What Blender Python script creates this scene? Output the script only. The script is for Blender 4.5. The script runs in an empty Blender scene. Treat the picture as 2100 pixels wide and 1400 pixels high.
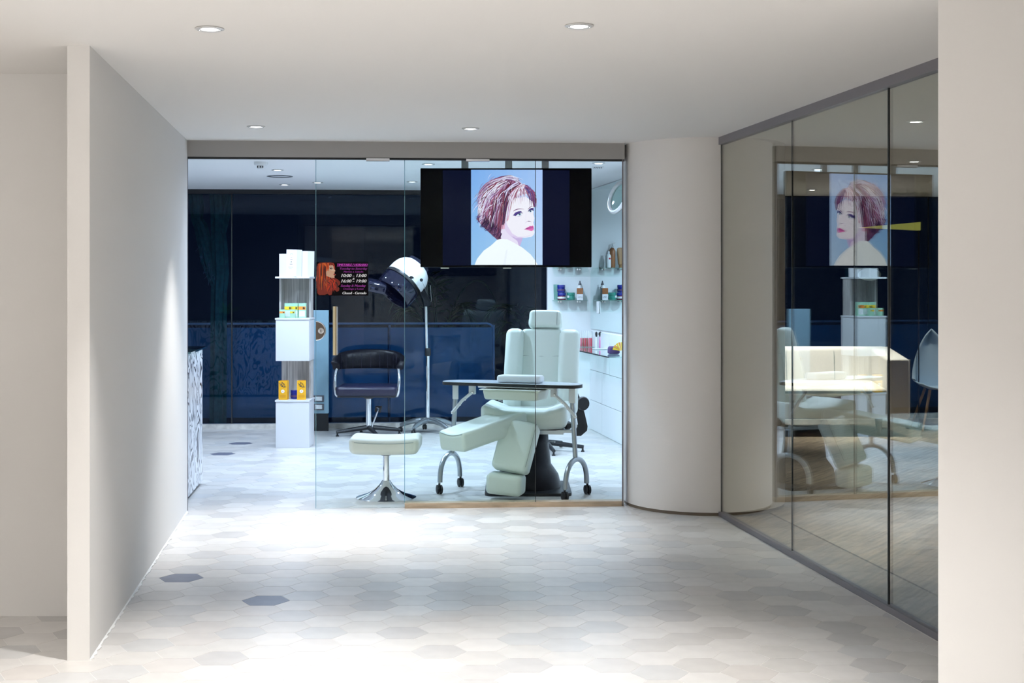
import bpy, bmesh, math, random
from mathutils import Vector, Matrix

random.seed(7)
sc = bpy.context.scene
COL = sc.collection

# ------------------------------------------------------------------ camera
F, HOR, H = 2750.0, 583.0, 1.59           # focal length in px of a 2100 px frame, horizon row, eye height
cam_d = bpy.data.cameras.new('camera')
cam = bpy.data.objects.new('camera', cam_d); COL.objects.link(cam)
cam.location = (0, 0, H); cam.rotation_euler = (math.pi/2, 0, 0)
cam_d.sensor_width = 36.0; cam_d.lens = F/2100*36.0
cam_d.shift_y = -(700-HOR)/2100
cam_d.clip_start = 0.05
sc.camera = cam

# ------------------------------------------------------------------ world, exposure
w = bpy.data.worlds.new('night'); sc.world = w; w.use_nodes = True
w.node_tree.nodes['Background'].inputs[0].default_value = (0.010, 0.016, 0.035, 1)
w.node_tree.nodes['Background'].inputs[1].default_value = 0.35
sc.view_settings.view_transform = 'Standard'
sc.view_settings.look = 'None'
sc.view_settings.exposure = 0.16
sc.view_settings.gamma = 1.0
sc.view_settings.use_curve_mapping = False
sc.cycles.use_denoising = True
sc.cycles.max_bounces = 6
sc.cycles.diffuse_bounces = 4
sc.cycles.glossy_bounces = 4
sc.cycles.use_adaptive_sampling = True
sc.cycles.adaptive_threshold = 0.09
sc.cycles.adaptive_min_samples = 20
sc.cycles.light_sampling_threshold = 0.04
sc.cycles.transparent_max_bounces = 24
sc.cycles.sample_clamp_indirect = 6.0
sc.cycles.caustics_reflective = False
sc.cycles.caustics_refractive = False

HALL_W, SALON_W, LOUNGE_W = 222.0, 124.0, 310.0     # downlight power, watt
WARM, COOL, SOFT = (1.0, 0.98, 0.955), (0.63, 0.785, 1.0), (1.0, 0.965, 0.90)

# ------------------------------------------------------------------ helpers
def at(px, py, Y):
    """point of the place at distance Y along the view axis, from a measured picture position"""
    return Vector(((px-1050)/F*Y, Y, H-(py-HOR)/F*Y))
def lin(c):
    c = c/255.0
    return c/12.92 if c <= .04045 else ((c+.055)/1.055)**2.4
def rgb(r, g, b): return (lin(r), lin(g), lin(b), 1)

M = {}
def mat(name, col, rough=.5, metal=0., noise=0., nscale=8., bump=0., spec=.5, emit=None, estr=0., trans=0., coat=0., stretch=None):
    m = bpy.data.materials.new(name); m.use_nodes = True
    nt = m.node_tree; b = nt.nodes['Principled BSDF']
    b.inputs['Base Color'].default_value = col
    b.inputs['Roughness'].default_value = rough
    b.inputs['Metallic'].default_value = metal
    b.inputs['Specular IOR Level'].default_value = spec
    b.inputs['Coat Weight'].default_value = coat
    b.inputs['Transmission Weight'].default_value = trans
    if emit: b.inputs['Emission Color'].default_value = emit; b.inputs['Emission Strength'].default_value = estr
    if noise or bump:
        tc = nt.nodes.new('ShaderNodeTexCoord'); mp = nt.nodes.new('ShaderNodeMapping')
        nt.links.new(tc.outputs['Object'], mp.inputs[0])
        if stretch: mp.inputs['Scale'].default_value = stretch
        n = nt.nodes.new('ShaderNodeTexNoise'); n.inputs['Scale'].default_value = nscale; n.inputs['Detail'].default_value = 6
        nt.links.new(mp.outputs[0], n.inputs['Vector'])
        if noise:
            r = nt.nodes.new('ShaderNodeValToRGB')
            r.color_ramp.elements[0].position = .3; r.color_ramp.elements[1].position = .7
            r.color_ramp.elements[0].color = tuple(max(0, c*(1-noise)) for c in col[:3])+(1,)
            r.color_ramp.elements[1].color = tuple(min(1, c*(1+noise)) for c in col[:3])+(1,)
            nt.links.new(n.outputs['Fac'], r.inputs[0]); nt.links.new(r.outputs[0], b.inputs['Base Color'])
        if bump:
            bp = nt.nodes.new('ShaderNodeBump'); bp.inputs['Strength'].default_value = bump; bp.inputs['Distance'].default_value = .01
            nt.links.new(n.outputs['Fac'], bp.inputs['Height']); nt.links.new(bp.outputs[0], b.inputs['Normal'])
    M[name] = m
    return m
def glass(name, tint, f0, diff=0.0, dcol=(1, 1, 1, 1)):
    """pane: clear tinted body with an angle dependent (Schlick) mirror surface on both faces"""
    m = bpy.data.materials.new(name); m.use_nodes = True
    nt = m.node_tree; nt.nodes.clear(); N = nt.nodes.new; L = nt.links.new
    out = N('ShaderNodeOutputMaterial'); mx = N('ShaderNodeMixShader'); tr = N('ShaderNodeBsdfTransparent'); gl = N('ShaderNodeBsdfGlossy')
    tr.inputs[0].default_value = tint+(1,); gl.inputs['Roughness'].default_value = 0.0; gl.inputs[0].default_value = (1, 1, 1, 1)
    g = N('ShaderNodeNewGeometry'); d = N('ShaderNodeVectorMath'); d.operation = 'DOT_PRODUCT'
    L(g.outputs['Incoming'], d.inputs[0]); L(g.outputs['True Normal'], d.inputs[1])
    a = N('ShaderNodeMath'); a.operation = 'ABSOLUTE'; L(d.outputs['Value'], a.inputs[0])
    s = N('ShaderNodeMath'); s.operation = 'SUBTRACT'; s.inputs[0].default_value = 1; L(a.outputs[0], s.inputs[1]); s.use_clamp = True
    p = N('ShaderNodeMath'); p.operation = 'POWER'; p.inputs[1].default_value = 5; L(s.outputs[0], p.inputs[0])
    k = N('ShaderNodeMath'); k.operation = 'MULTIPLY_ADD'; k.inputs[1].default_value = 1-f0; k.inputs[2].default_value = f0; L(p.outputs[0], k.inputs[0])
    L(k.outputs[0], mx.inputs[0]); L(gl.outputs[0], mx.inputs[2])
    if diff:
        df = N('ShaderNodeBsdfDiffuse'); df.inputs[0].default_value = dcol
        m2 = N('ShaderNodeMixShader'); m2.inputs[0].default_value = diff
        L(tr.outputs[0], m2.inputs[1]); L(df.outputs[0], m2.inputs[2]); L(m2.outputs[0], mx.inputs[1])
    else: L(tr.outputs[0], mx.inputs[1])
    L(mx.outputs[0], out.inputs[0])
    M[name] = m
    return m
def attr_mat(name, emit):
    m = bpy.data.materials.new(name); m.use_nodes = True
    nt = m.node_tree; b = nt.nodes['Principled BSDF']
    a = nt.nodes.new('ShaderNodeVertexColor'); a.layer_name = 'col'
    if emit:
        b.inputs['Base Color'].default_value = (0, 0, 0, 1); b.inputs['Roughness'].default_value = .15
        nt.links.new(a.outputs[0], b.inputs['Emission Color']); b.inputs['Emission Strength'].default_value = emit
    else:
        nt.links.new(a.outputs[0], b.inputs['Base Color']); b.inputs['Roughness'].default_value = .35
    M[name] = m
    return m

class MB:
    """collects shapes of one mesh"""
    def __init__(s): s.v = []; s.f = []; s.c = []
    def add(s, verts, faces, col=None):
        o = len(s.v); s.v += [Vector(v) for v in verts]; s.f += [tuple(i+o for i in f) for f in faces]; s.c += [col]*len(faces)
        return s
    def box(s, c, size, rz=0., mtx=None):
        hx, hy, hz = (d/2 for d in size); R = Matrix.Rotation(rz, 3, 'Z') if mtx is None else mtx
        vs = [Vector(c)+R @ Vector((x*hx, y*hy, z*hz)) for z in (-1, 1) for y in (-1, 1) for x in (-1, 1)]
        return s.add(vs, [(0, 2, 3, 1), (4, 5, 7, 6), (0, 1, 5, 4), (2, 6, 7, 3), (0, 4, 6, 2), (1, 3, 7, 5)])
    def prism(s, poly, z0, z1):
        n = len(poly)
        area = sum(poly[i][0]*poly[(i+1) % n][1]-poly[(i+1) % n][0]*poly[i][1] for i in range(n))
        if area < 0: poly = poly[::-1]
        vs = [(p[0], p[1], z0) for p in poly]+[(p[0], p[1], z1) for p in poly]
        return s.add(vs, [tuple(range(n))[::-1], tuple(range(n, 2*n))]+[(i, (i+1) % n, n+(i+1) % n, n+i) for i in range(n)])
    def extr(s, pts, d):
        """closed 3D outline pushed along d"""
        n = len(pts); d = Vector(d); vs = [Vector(p) for p in pts]+[Vector(p)+d for p in pts]
        return s.add(vs, [tuple(range(n)), tuple(range(n, 2*n))[::-1]]+[(i, n+i, n+(i+1) % n, (i+1) % n) for i in range(n)])
    def tube(s, pts, r, seg=10, closed=False, caps=True):
        pts = [Vector(p) for p in pts]; n = len(pts); rs = r if isinstance(r, (list, tuple)) else [r]*n
        o = []; prev = None
        for i in range(n):
            if closed: t = pts[(i+1) % n]-pts[i-1]
            else: t = pts[min(i+1, n-1)]-pts[max(i-1, 0)]
            t.normalize()
            if prev is None:
                a = Vector((0, 0, 1)) if abs(t.z) < .9 else Vector((1, 0, 0)); u = t.cross(a).normalized()
            else:
                u = (prev-t*prev.dot(t)).normalized()
            prev = u; w2 = t.cross(u)
            o += [pts[i]+rs[i]*(math.cos(2*math.pi*k/seg)*u+math.sin(2*math.pi*k/seg)*w2) for k in range(seg)]
        fs = []
        for i in range(n if closed else n-1):
            for k in range(seg):
                j = (i+1) % n; fs.append((i*seg+k, i*seg+(k+1) % seg, j*seg+(k+1) % seg, j*seg+k))
        if caps and not closed: fs += [tuple(range(seg))[::-1], tuple(range((n-1)*seg, n*seg))]
        return s.add(o, fs)
    def lathe(s, c, prof, seg=24, mtx=None, a0=0., a1=2*math.pi):
        full = abs(a1-a0-2*math.pi) < 1e-6; m = seg if full else seg+1; vs = []
        R = mtx or Matrix.Identity(3)
        for r, z in prof:
            for k in range(m):
                a = a0+(a1-a0)*k/seg; vs.append(Vector(c)+R @ Vector((r*math.cos(a), r*math.sin(a), z)))
        fs = []
        for i in range(len(prof)-1):
            for k in range(seg):
                k2 = (k+1) % m; fs.append((i*m+k, i*m+k2, (i+1)*m+k2, (i+1)*m+k))
        if full:
            if prof[0][0] > 1e-5: fs.append(tuple(range(m))[::-1])
            if prof[-1][0] > 1e-5: fs.append(tuple(range((len(prof)-1)*m, len(prof)*m)))
        return s.add(vs, fs)
    def rbox(s, c, size, r, mtx=None, rz=0., seg=3, cuts=4, fn=None):
        """box with rounded edges, optionally bent by fn(local point)"""
        R = mtx if mtx is not None else Matrix.Rotation(rz, 3, 'Z')
        h = Vector(size)/2; r = min(r, min(h)*.999)
        def axis(hh):
            inn = hh-r; a = [inn+r*math.tan(math.pi/4*k/seg) for k in range(seg+1)]
            mid = [inn*(2*k/(cuts+1)-1) for k in range(1, cuts+1)]
            return [-x for x in a[::-1]]+mid+a
        A = [axis(x) for x in h]; vs = []; fs = []
        for ax in range(3):
            u, v2 = (ax+1) % 3, (ax+2) % 3
            for sg in (-1, 1):
                o = len(vs); nu, nv = len(A[u]), len(A[v2])
                for a in A[u]:
                    for b in A[v2]:
                        p = Vector((0, 0, 0)); p[ax] = sg*h[ax]; p[u] = a; p[v2] = b
                        q = Vector([max(-(h[i]-r), min(h[i]-r, p[i])) for i in range(3)])
                        d = p-q
                        if d.length > 1e-9: p = q+d.normalized()*r
                        if fn: p = fn(p)
                        vs.append(Vector(c)+R @ p)
                for i in range(nu-1):
                    for j in range(nv-1):
                        f = (o+i*nv+j, o+(i+1)*nv+j, o+(i+1)*nv+j+1, o+i*nv+j+1)
                        fs.append(f if sg > 0 else f[::-1])
        return s.add(vs, fs)

WL = {}
def obj(name, mb, material, parent=None, smooth=40, weld=True, loc=None):
    base = WL[parent.name] if parent is not None else Vector(loc) if loc is not None else Vector((0, 0, 0))
    me = bpy.data.meshes.new(name)
    me.from_pydata([v-base for v in mb.v], [], mb.f)
    mats = material if isinstance(material, (list, tuple)) else [material]
    for m in mats: me.materials.append(M[m])
    if any(c is not None for c in mb.c) and isinstance(next(c for c in mb.c if c is not None), tuple):
        at_ = me.color_attributes.new('col', 'FLOAT_COLOR', 'CORNER'); k = 0
        for p in me.polygons:
            for li in p.loop_indices: at_.data[li].color = mb.c[p.index]
    elif any(c is not None for c in mb.c):
        me.polygons.foreach_set('material_index', [c or 0 for c in mb.c])
    if weld and not any(isinstance(c, tuple) for c in mb.c):
        bm = bmesh.new(); bm.from_mesh(me); bmesh.ops.remove_doubles(bm, verts=bm.verts, dist=1e-5)
        bmesh.ops.recalc_face_normals(bm, faces=bm.faces); bm.to_mesh(me); bm.free()
    if smooth:
        me.polygons.foreach_set('use_smooth', [True]*len(me.polygons)); me.set_sharp_from_angle(angle=math.radians(smooth))
    o = bpy.data.objects.new(name, me); COL.objects.link(o)
    if parent is not None: o.parent = parent
    elif loc is not None: o.location = loc
    WL[o.name] = Vector(base)
    return o
def inst(name, me, loc, parent=None, rz=0.):
    o = bpy.data.objects.new(name, me); COL.objects.link(o)
    base = WL[parent.name] if parent is not None else Vector((0, 0, 0))
    o.location = Vector(loc)-base; o.rotation_euler = (0, 0, rz)
    if parent is not None: o.parent = parent
    WL[o.name] = Vector(loc)
    return o
def tag(o, label, cat=None, group=None, kind=None):
    o['label'] = label
    if cat: o['category'] = cat
    if group: o['group'] = group
    if kind: o['kind'] = kind
    return o
def thing(name, label, cat, loc, group=None, kind=None):
    o = bpy.data.objects.new(name, None); COL.objects.link(o); o.location = loc; o.empty_display_size = .1
    WL[o.name] = Vector(loc)
    return tag(o, label, cat, group, kind)
def clip(poly, p, n):
    """keep the side of the line through p that n points to"""
    out = []; d = [(q[0]-p[0])*n[0]+(q[1]-p[1])*n[1] for q in poly]
    for i in range(len(poly)):
        j = (i+1) % len(poly)
        if d[i] >= 0: out.append(poly[i])
        if (d[i] >= 0) != (d[j] >= 0):
            t = d[i]/(d[i]-d[j]); out.append((poly[i][0]+(poly[j][0]-poly[i][0])*t, poly[i][1]+(poly[j][1]-poly[i][1])*t))
    return out
def arc(c, r, a0, a1, n, f=lambda c_, s_: (c_, 0, s_)):
    return [Vector(c)+r*Vector(f(math.cos(a0+(a1-a0)*k/n), math.sin(a0+(a1-a0)*k/n))) for k in range(n+1)]
def bez(pts, n):
    out = []
    for k in range(n+1):
        t = k/n; q = [Vector(p) for p in pts]
        while len(q) > 1: q = [q[i].lerp(q[i+1], t) for i in range(len(q)-1)]
        out.append(q[0])
    return out
def frame(z, x=(1, 0, 0)):
    """3x3 with local z along z and local x near x"""
    z = Vector(z).normalized(); x = Vector(x); x = (x-z*x.dot(z)).normalized(); y = z.cross(x)
    return Matrix((x, y, z)).transposed()

# ------------------------------------------------------------------ materials
mat('paint', (.79, .775, .755, 1), .75, bump=.03, nscale=60)
mat('ceiling_paint', (.82, .80, .775, 1), .85, bump=.02, nscale=70)
mat('column_paint', (.86, .83, .80, 1), .6, bump=.06, nscale=40, stretch=(.15, .15, 4))
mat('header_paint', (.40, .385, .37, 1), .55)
mat('salon_paint', (.86, .88, .90, 1), .6)
mat('salon_ceiling_paint', (.90, .91, .92, 1), .8)
mat('dim_reflection_paint', (.16, .18, .24, 1), .7)  # dark tone added so the unseen salon front barely reflects in the rear window
mat('panel_dimmed', (.26, .42, .52, 1), .4)  # dimming by glass and reflection put into the board colour
mat('caulk', (.86, .86, .85, 1), .7)
mat('grout', (.80, .785, .76, 1), .9)
for i, c in enumerate([(.64, .62, .595), (.60, .58, .56), (.68, .66, .64), (.545, .53, .52), (.63, .60, .575), (.58, .575, .57)]):
    mat('tile%d' % i, c+(1,), .36, noise=.05, nscale=9, bump=.04)
mat('tile_dark', (.16, .17, .23, 1), .4, noise=.1, nscale=12)
mat('dark_gap', (.03, .03, .03, 1), .7)
mat('brown_trim', (.19, .15, .11, 1), .5)
mat('frame_grey', (.23, .22, .24, 1), .4, metal=.3)
mat('silicone', (.02, .025, .025, 1), .4)
mat('sill_wood', (.52, .41, .29, 1), .5, noise=.25, nscale=6, stretch=(1, 6, 6))
mat('sill_stone', (.62, .60, .56, 1), .5, noise=.2, nscale=14)
glass('facade_glass', (.96, .988, .985), .001)
glass('screen_glass', (.915, .935, .90), .16)
glass('night_glass', (.50, .62, .78), .020)
glass('rail_glass', (.45, .6, .75), .06, .40, (.24, .60, .68, 1))
glass('shelf_glass', (.80, .93, .90), .08)
mat('mirror', (.78, .90, .90, 1), .015, metal=1)
mat('steel', (.72, .73, .75, 1), .22, metal=1)
mat('chrome', (.86, .87, .9, 1), .05, metal=1)
mat('grey_metal', (.42, .45, .48, 1), .3, metal=.85)
mat('brass', (.70, .58, .36, 1), .25, metal=1)
mat('bronze', (.16, .13, .11, 1), .35, metal=.7)
mat('white_lacquer', (.70, .715, .74, 1), .28)
mat('white_plastic', (.84, .86, .87, 1), .35)
mat('blue_lit_plastic', (.46, .62, .80, 1), .4)  # white shell chair, bluish light put into its base colour
mat('black_plastic', (.015, .016, .02, 1), .4)
mat('black_rubber', (.02, .02, .022, 1), .6)
mat('black_leather', (.006, .006, .011, 1), .34, bump=.15, nscale=30, spec=.25)
mat('navy_leather', (.016, .016, .045, 1), .28, bump=.3, nscale=25)
mat('mint_leather', (.78, .85, .80, 1), .42, bump=.05, nscale=40)
mat('cream_leather', (.80, .80, .72, 1), .45, bump=.08, nscale=40)
mat('stitch', (.30, .36, .36, 1), .8)
mat('laminate', (.72, .78, .88, 1), .18)
mat('tray', (.74, .77, .68, 1), .4)
mat('veneer', (.46, .44, .42, 1), .5, noise=.35, nscale=5, stretch=(14, 14, .5))
mat('linen', (.77, .755, .72, 1), .9, bump=.3, nscale=160)
mat('walnut', (.14, .07, .035, 1), .45, noise=.2, nscale=12)
mat('beech', (.50, .33, .18, 1), .5)
for i, c in enumerate([(.30, .24, .175), (.345, .28, .21), (.25, .20, .15), (.32, .265, .20)]):
    mat('plank%d' % i, c+(1,), .42, noise=.5, nscale=3.2, stretch=(1.2, 14, 1))
    mp_ = next(n for n in M['plank%d' % i].node_tree.nodes if n.type == 'MAPPING')
    mp_.vector_type = 'TEXTURE'; mp_.inputs['Rotation'].default_value = (0, 0, math.radians(90-34)); mp_.inputs['Scale'].default_value = (1.1, .09, 1)
mat('terrace', (.06, .065, .08, 1), .8)
mat('cactus_green', (.05, .16, .09, 1), .65, noise=.3, nscale=20)
mat('spines', (.30, .32, .26, 1), .7)
mat('palm_green', (.035, .10, .025, 1), .5)
mat('plant_green', (.12, .36, .04, 1), .5)
mat('pot_black', (.02, .02, .022, 1), .5)
mat('lamp_glow', (1, 1, 1, 1), .5, emit=(1, .97, .92, 1), estr=14)
mat('lamp_glow_cool', (1, 1, 1, 1), .5, emit=(.85, .94, 1, 1), estr=14)
mat('trim_white', (.62, .61, .60, 1), .3, metal=.2)
mat('tv_black', (.003, .003, .005, 1), .12, spec=.1)
mat('panel_glow', (.002, .002, .004, 1), .12, spec=.1, emit=(.006, .010, .055, 1), estr=.3)
attr_mat('screen_print', .94)
attr_mat('paper_print', 0)
mat('print_black', (.004, .003, .005, 1), .5, spec=.1)
mat('print_white', (.95, .95, .95, 1), .4)
mat('print_magenta', (.72, .06, .66, 1), .4)
mat('print_purple', (.33, .02, .34, 1), .4)
mat('carton_white', (.76, .77, .80, 1), .4)
mat('ink', (.02, .02, .025, 1), .5)
mat('carton_mint', (.38, .66, .48, 1), .4)
mat('carton_yellow', (.90, .62, .03, 1), .4)
mat('carton_orange', (.88, .30, .04, 1), .4)
mat('gold_box', (.86, .44, .015, 1), .25)
mat('gold_side', (.62, .25, .012, 1), .25)
mat('blue_jar', (.01, .02, .30, 1), .12, coat=.5)
mat('jar_red', (.16, .01, .05, 1), .15)
mat('jar_green', (.03, .26, .20, 1), .12, coat=.5)
mat('amber', (.34, .13, .05, 1), .2)
mat('tube_tan', (.42, .23, .10, 1), .35)
mat('gloss_red', (.62, .05, .08, 1), .2)
mat('gloss_rose', (.72, .14, .20, 1), .2)
mat('gloss_brown', (.36, .06, .05, 1), .2)
mat('pink', (.75, .24, .52, 1), .4)
mat('orange_cloth', (.85, .38, .05, 1), .7)
mat('violet_cloth', (.09, .05, .16, 1), .7)
mat('lime_shade', (.66, .68, .16, 1), .6, emit=(.60, .64, .14, 1), estr=.25)
mat('oval_blue', (.30, .45, .55, 1), .3)
mat('socket_plate', (.10, .10, .12, 1), .35)
glass('visor_glass', (.16, .18, .34), .06, .10, (.10, .11, .26, 1))
# black veined white counter front
m = mat('zebra', (1, 1, 1, 1), .25); nt = m.node_tree; b = nt.nodes['Principled BSDF']
tc = nt.nodes.new('ShaderNodeTexCoord'); mp = nt.nodes.new('ShaderNodeMapping'); mp.inputs['Scale'].default_value = (2.6, 2.6, 1.25)
ns = nt.nodes.new('ShaderNodeTexNoise'); ns.inputs['Scale'].default_value = 1.9; ns.inputs['Detail'].default_value = 2.0; ns.inputs['Distortion'].default_value = .7
mu = nt.nodes.new('ShaderNodeMath'); mu.operation = 'MULTIPLY'; mu.inputs[1].default_value = 70
sn = nt.nodes.new('ShaderNodeMath'); sn.operation = 'SINE'
rp = nt.nodes.new('ShaderNodeValToRGB'); rp.color_ramp.elements[0].position = .10; rp.color_ramp.elements[1].position = .30
rp.color_ramp.elements[0].color = (.012, .014, .03, 1); rp.color_ramp.elements[1].color = (.80, .82, .86, 1)
ma = nt.nodes.new('ShaderNodeMath'); ma.operation = 'MULTIPLY_ADD'; ma.inputs[1].default_value = .5; ma.inputs[2].default_value = .5
for a_, b_ in ((tc.outputs['Object'], mp.inputs[0]), (mp.outputs[0], ns.inputs['Vector']), (ns.outputs['Fac'], mu.inputs[0]), (mu.outputs[0], sn.inputs[0]), (sn.outputs[0], ma.inputs[0]), (ma.outputs[0], rp.inputs[0]), (rp.outputs[0], b.inputs['Base Color'])): nt.links.new(a_, b_)

# ------------------------------------------------------------------ plan of the place (metres, camera at the origin looking along +y)
CEIL, SCEIL = 2.60, 2.64
GD = Vector((.1471, -.9891))                    # glass screen runs this way, towards the viewer
G0 = Vector((1.440, 9.209))                     # where it meets the column
GN = Vector((.9891, .1471))                     # its normal, into the lounge
def gpt(t, off=0.): return (G0.x+GD.x*t+GN.x*off, G0.y+GD.y*t+GN.y*off)
WA, WB = Vector((.87, 14.77)), Vector((1.63, 9.80))   # salon right wall line
WD = (WB-WA).normalized(); WN = Vector((-WD.y, WD.x))
if WN.x < 0: WN = -WN
CC, CR = Vector((1.398, 9.79)), .584             # column
FS = .065                                       # slope of the shop front
def front(px, off=0.):
    k = (px-1050)/F; Y = (9.42+FS*2.28)/(1-FS*k)+off
    return Vector((k*Y, Y))
BS = .079                                       # slope of the rear window
def rear(x, off=0.): return 14.95+BS*(x+1.69)+off

# ------------------------------------------------------------------ shell
def slab(name, poly, z0, z1, m, label, cat, parent=None):
    o = obj(name, MB().prism(poly, z0, z1), m, parent, smooth=0)
    return tag(o, label, cat, kind='structure')
fl = slab('floor', [(-6, -3), (2.9, -3), gpt(9.9), (3.0, -.6), gpt(0), (1.40, 9.79), (.87, 14.77), (.87, 15.2), (-6, 15.2)][:2]+[gpt(5.2), gpt(0), (1.55, 9.8), (.9, 14.8), (.9, 15.05), (-6, 14.55)], -.12, -.001, 'grout', 'pale grout bed under the hexagonal floor tiles', 'floor')
fw = slab('floor_lounge', [gpt(5.2, .01), (7, 3.6), (7, rear(7)), (1.0, rear(1.0)), (1.68, 9.8), gpt(0, .01)], -.12, -.0082, 'plank2', 'brown plank floor behind the glass screen', 'floor')
slab('ceiling', [(-6, -3), (7, -3), (7, rear(7)), (1.0, rear(1.0)), (1.72, 9.74), (-6, 9.74-.5), (-6, 9)], CEIL, CEIL+.1, 'ceiling_paint', 'smooth white hall ceiling with round downlights', 'ceiling')
slab('ceiling_salon', [(-6, 9.2), (-2.3, 9.45), (1.72, 9.75), (1.0, 15.3), (-6, 14.8)], SCEIL, SCEIL+.06, 'salon_ceiling_paint', 'cool white salon ceiling behind the shop front', 'ceiling')
# left partition
wl_ = [(-1.786, 5.671), (-1.881, 5.671), (-2.372, 9.403), (-2.277, 9.403)]
slab('wall_left', wl_, 0, CEIL, 'paint', 'white partition wall running from the foreground back to the shop front', 'wall')
rj = random.Random(21); p0_, p1_ = Vector((-1.786, 5.671)), Vector((-2.277, 9.403)); dj = (p1_-p0_).normalized(); nj = Vector((-dj.y, dj.x)); nj = nj if nj.x > 0 else -nj
edge = [p0_+dj*(k*.028)+nj*(.006+.012*rj.random()*(1 if rj.random() < .6 else .3)) for k in range(134)]
bb = obj('baseboard_left', MB().prism([tuple(p0_)]+[tuple(e) for e in edge]+[tuple(p1_)], -.004, .006), 'caulk', smooth=0)
tag(bb, 'ragged white caulk line along the foot of the partition', 'caulk', kind='structure')
slab('wall_left_rear', [(-6, 6.43), (-1.99, 6.43), (-1.99, 6.53), (-6, 6.53)], 0, CEIL, 'paint', 'cream wall in shade left of the partition', 'wall')
slab('wall_right', [(1.392, 4.38), (2.65, 4.38), (2.65, 4.80), (1.57, 4.80)], 0, CEIL, 'paint', 'plain cream pier filling the right edge of the foreground', 'wall')
slab('wall_back', [(-6, -3), (7, -3), (7, -3.1), (-6, -3.1)], 0, CEIL, 'paint', 'plain white wall closing the hall behind the viewer', 'wall')
slab('wall_side_left', [(-6, -3), (-6, 15.2), (-6.1, 15.2), (-6.1, -3)], 0, SCEIL, 'paint', 'plain white side wall far left of the hall', 'wall')
slab('wall_side_right', [(7, -3), (7, 16), (7.1, 16), (7.1, -3)], 0, CEIL, 'paint', 'plain white side wall far right of the lounge', 'wall')
slab('wall_salon_front', [(-6, 9.25), (-2.38, 9.40), (-2.38, 9.50), (-6, 9.35)], 0, SCEIL, 'dim_reflection_paint', 'unseen wall continuing the shop front behind the partition, darkened to dim its window reflection', 'wall')
# column
a_ = [(CC.x+CR*math.cos(2*math.pi*k/96), CC.y+CR*math.sin(2*math.pi*k/96)) for k in range(96)]
co = obj('column', MB().prism(a_, .022, CEIL), 'column_paint', smooth=30)
tag(co, 'thick round cream column between the shop front and the glass screen', 'column', kind='structure')
b_ = [(CC.x+(CR-.006)*math.cos(2*math.pi*k/64), CC.y+(CR-.006)*math.sin(2*math.pi*k/64)) for k in range(64)]
obj('baseboard', MB().prism(b_, 0, .022), 'brown_trim', co, smooth=30)

# ---- hexagonal tiles
PP, FF = .246, .2085
HX = [(-PP/2, 0), (-PP/4, -FF/2), (PP/4, -FF/2), (PP/2, 0), (PP/4, FF/2), (-PP/4, FF/2)]
sh = .985
hexmesh = []
for i in range(6):
    t_ = MB().prism([(x*sh, y*sh) for x, y in HX], -.009, 0)
    me = bpy.data.meshes.new('floor_tile'); me.from_pydata(t_.v, [], t_.f); me.materials.append(M['tile%d' % i]); hexmesh.append(me)
me = bpy.data.meshes.new('floor_tile'); me.from_pydata(t_.v, [], t_.f); me.materials.append(M['tile_dark']); hexmesh.append(me)
T0 = (-1.239, 6.748); tiles = []
rt = random.Random(3)
dark = {(0, 0), (-3, 2), (-8, 28), (-8, 32)}
for i in range(-30, 26):
    for j in range(-48, 42):
        x = T0[0]+i*PP*.75; y = T0[1]+(j+(.5 if i % 2 else 0))*FF
        if not (-3 < y < 14.95) or x < -6: continue
        # right limit
        lim = G0.x+GD.x/GD.y*(y-G0.y) if y < 9.6 else WA.x+WD.x/WD.y*(y-WA.y)
        if x-PP/2 > lim: continue
        if (Vector((x, y))-CC).length < CR-.15: continue
        if y > 6.55 and y < 9.3 and x < -2.5-.13*(y-9.4): continue
        vis = False
        if y > 3:
            px = 1050+F*x/y; py = HOR+F*H/y
            vis = -60 < px < 1990 and py < 1430 and not (y > 9.4 and px < 375) and not (y > 9.7 and px > 1290)
            if 5.8 < y < 9.4 and -2.42-.13*(y-9.4) > x+.02: vis = False
            if x < -1.9 and y > 6.5 and y < 9.3 and px < 130: vis = False
            if px > 1930 and y > 4.6: vis = False
        rm = 6 if (i, j) in dark else rt.choice([0, 0, 1, 2, 2, 3, 4, 5])
        tiles.append((not vis, y, x, lim, rm))
tiles.sort(key=lambda t: (t[0], t[1]))
rest = MB(); n = 0
for hid, y, x, lim, rm in tiles:
    cut = x+PP/2 > lim-.03
    poly = [(x+a*sh, y+b*sh) for a, b in HX]
    if cut:
        poly = clip(poly, G0+GN*-.03, (-GN.x, -GN.y)) if y < 9.6 else clip(poly, WA, (-WN.x, -WN.y))
        if len(poly) < 3: continue
    if n < 300 and not hid:
        n += 1
        if cut:
            o = obj('floor_tile', MB().prism(poly, -.009, 0), 'tile%d' % (rm % 6), fl, smooth=0)
        else: inst('floor_tile', hexmesh[rm], (x, y, 0), fl)
    else:
        k = len(rest.f); rest.prism(poly, -.009, 0); rest.c[k:] = [rm]*(len(rest.f)-k)
o = obj('floor_tile', rest, ['tile%d' % i for i in range(6)]+['tile_dark'], fl, smooth=0, weld=False); o['kind'] = 'stuff'

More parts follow.
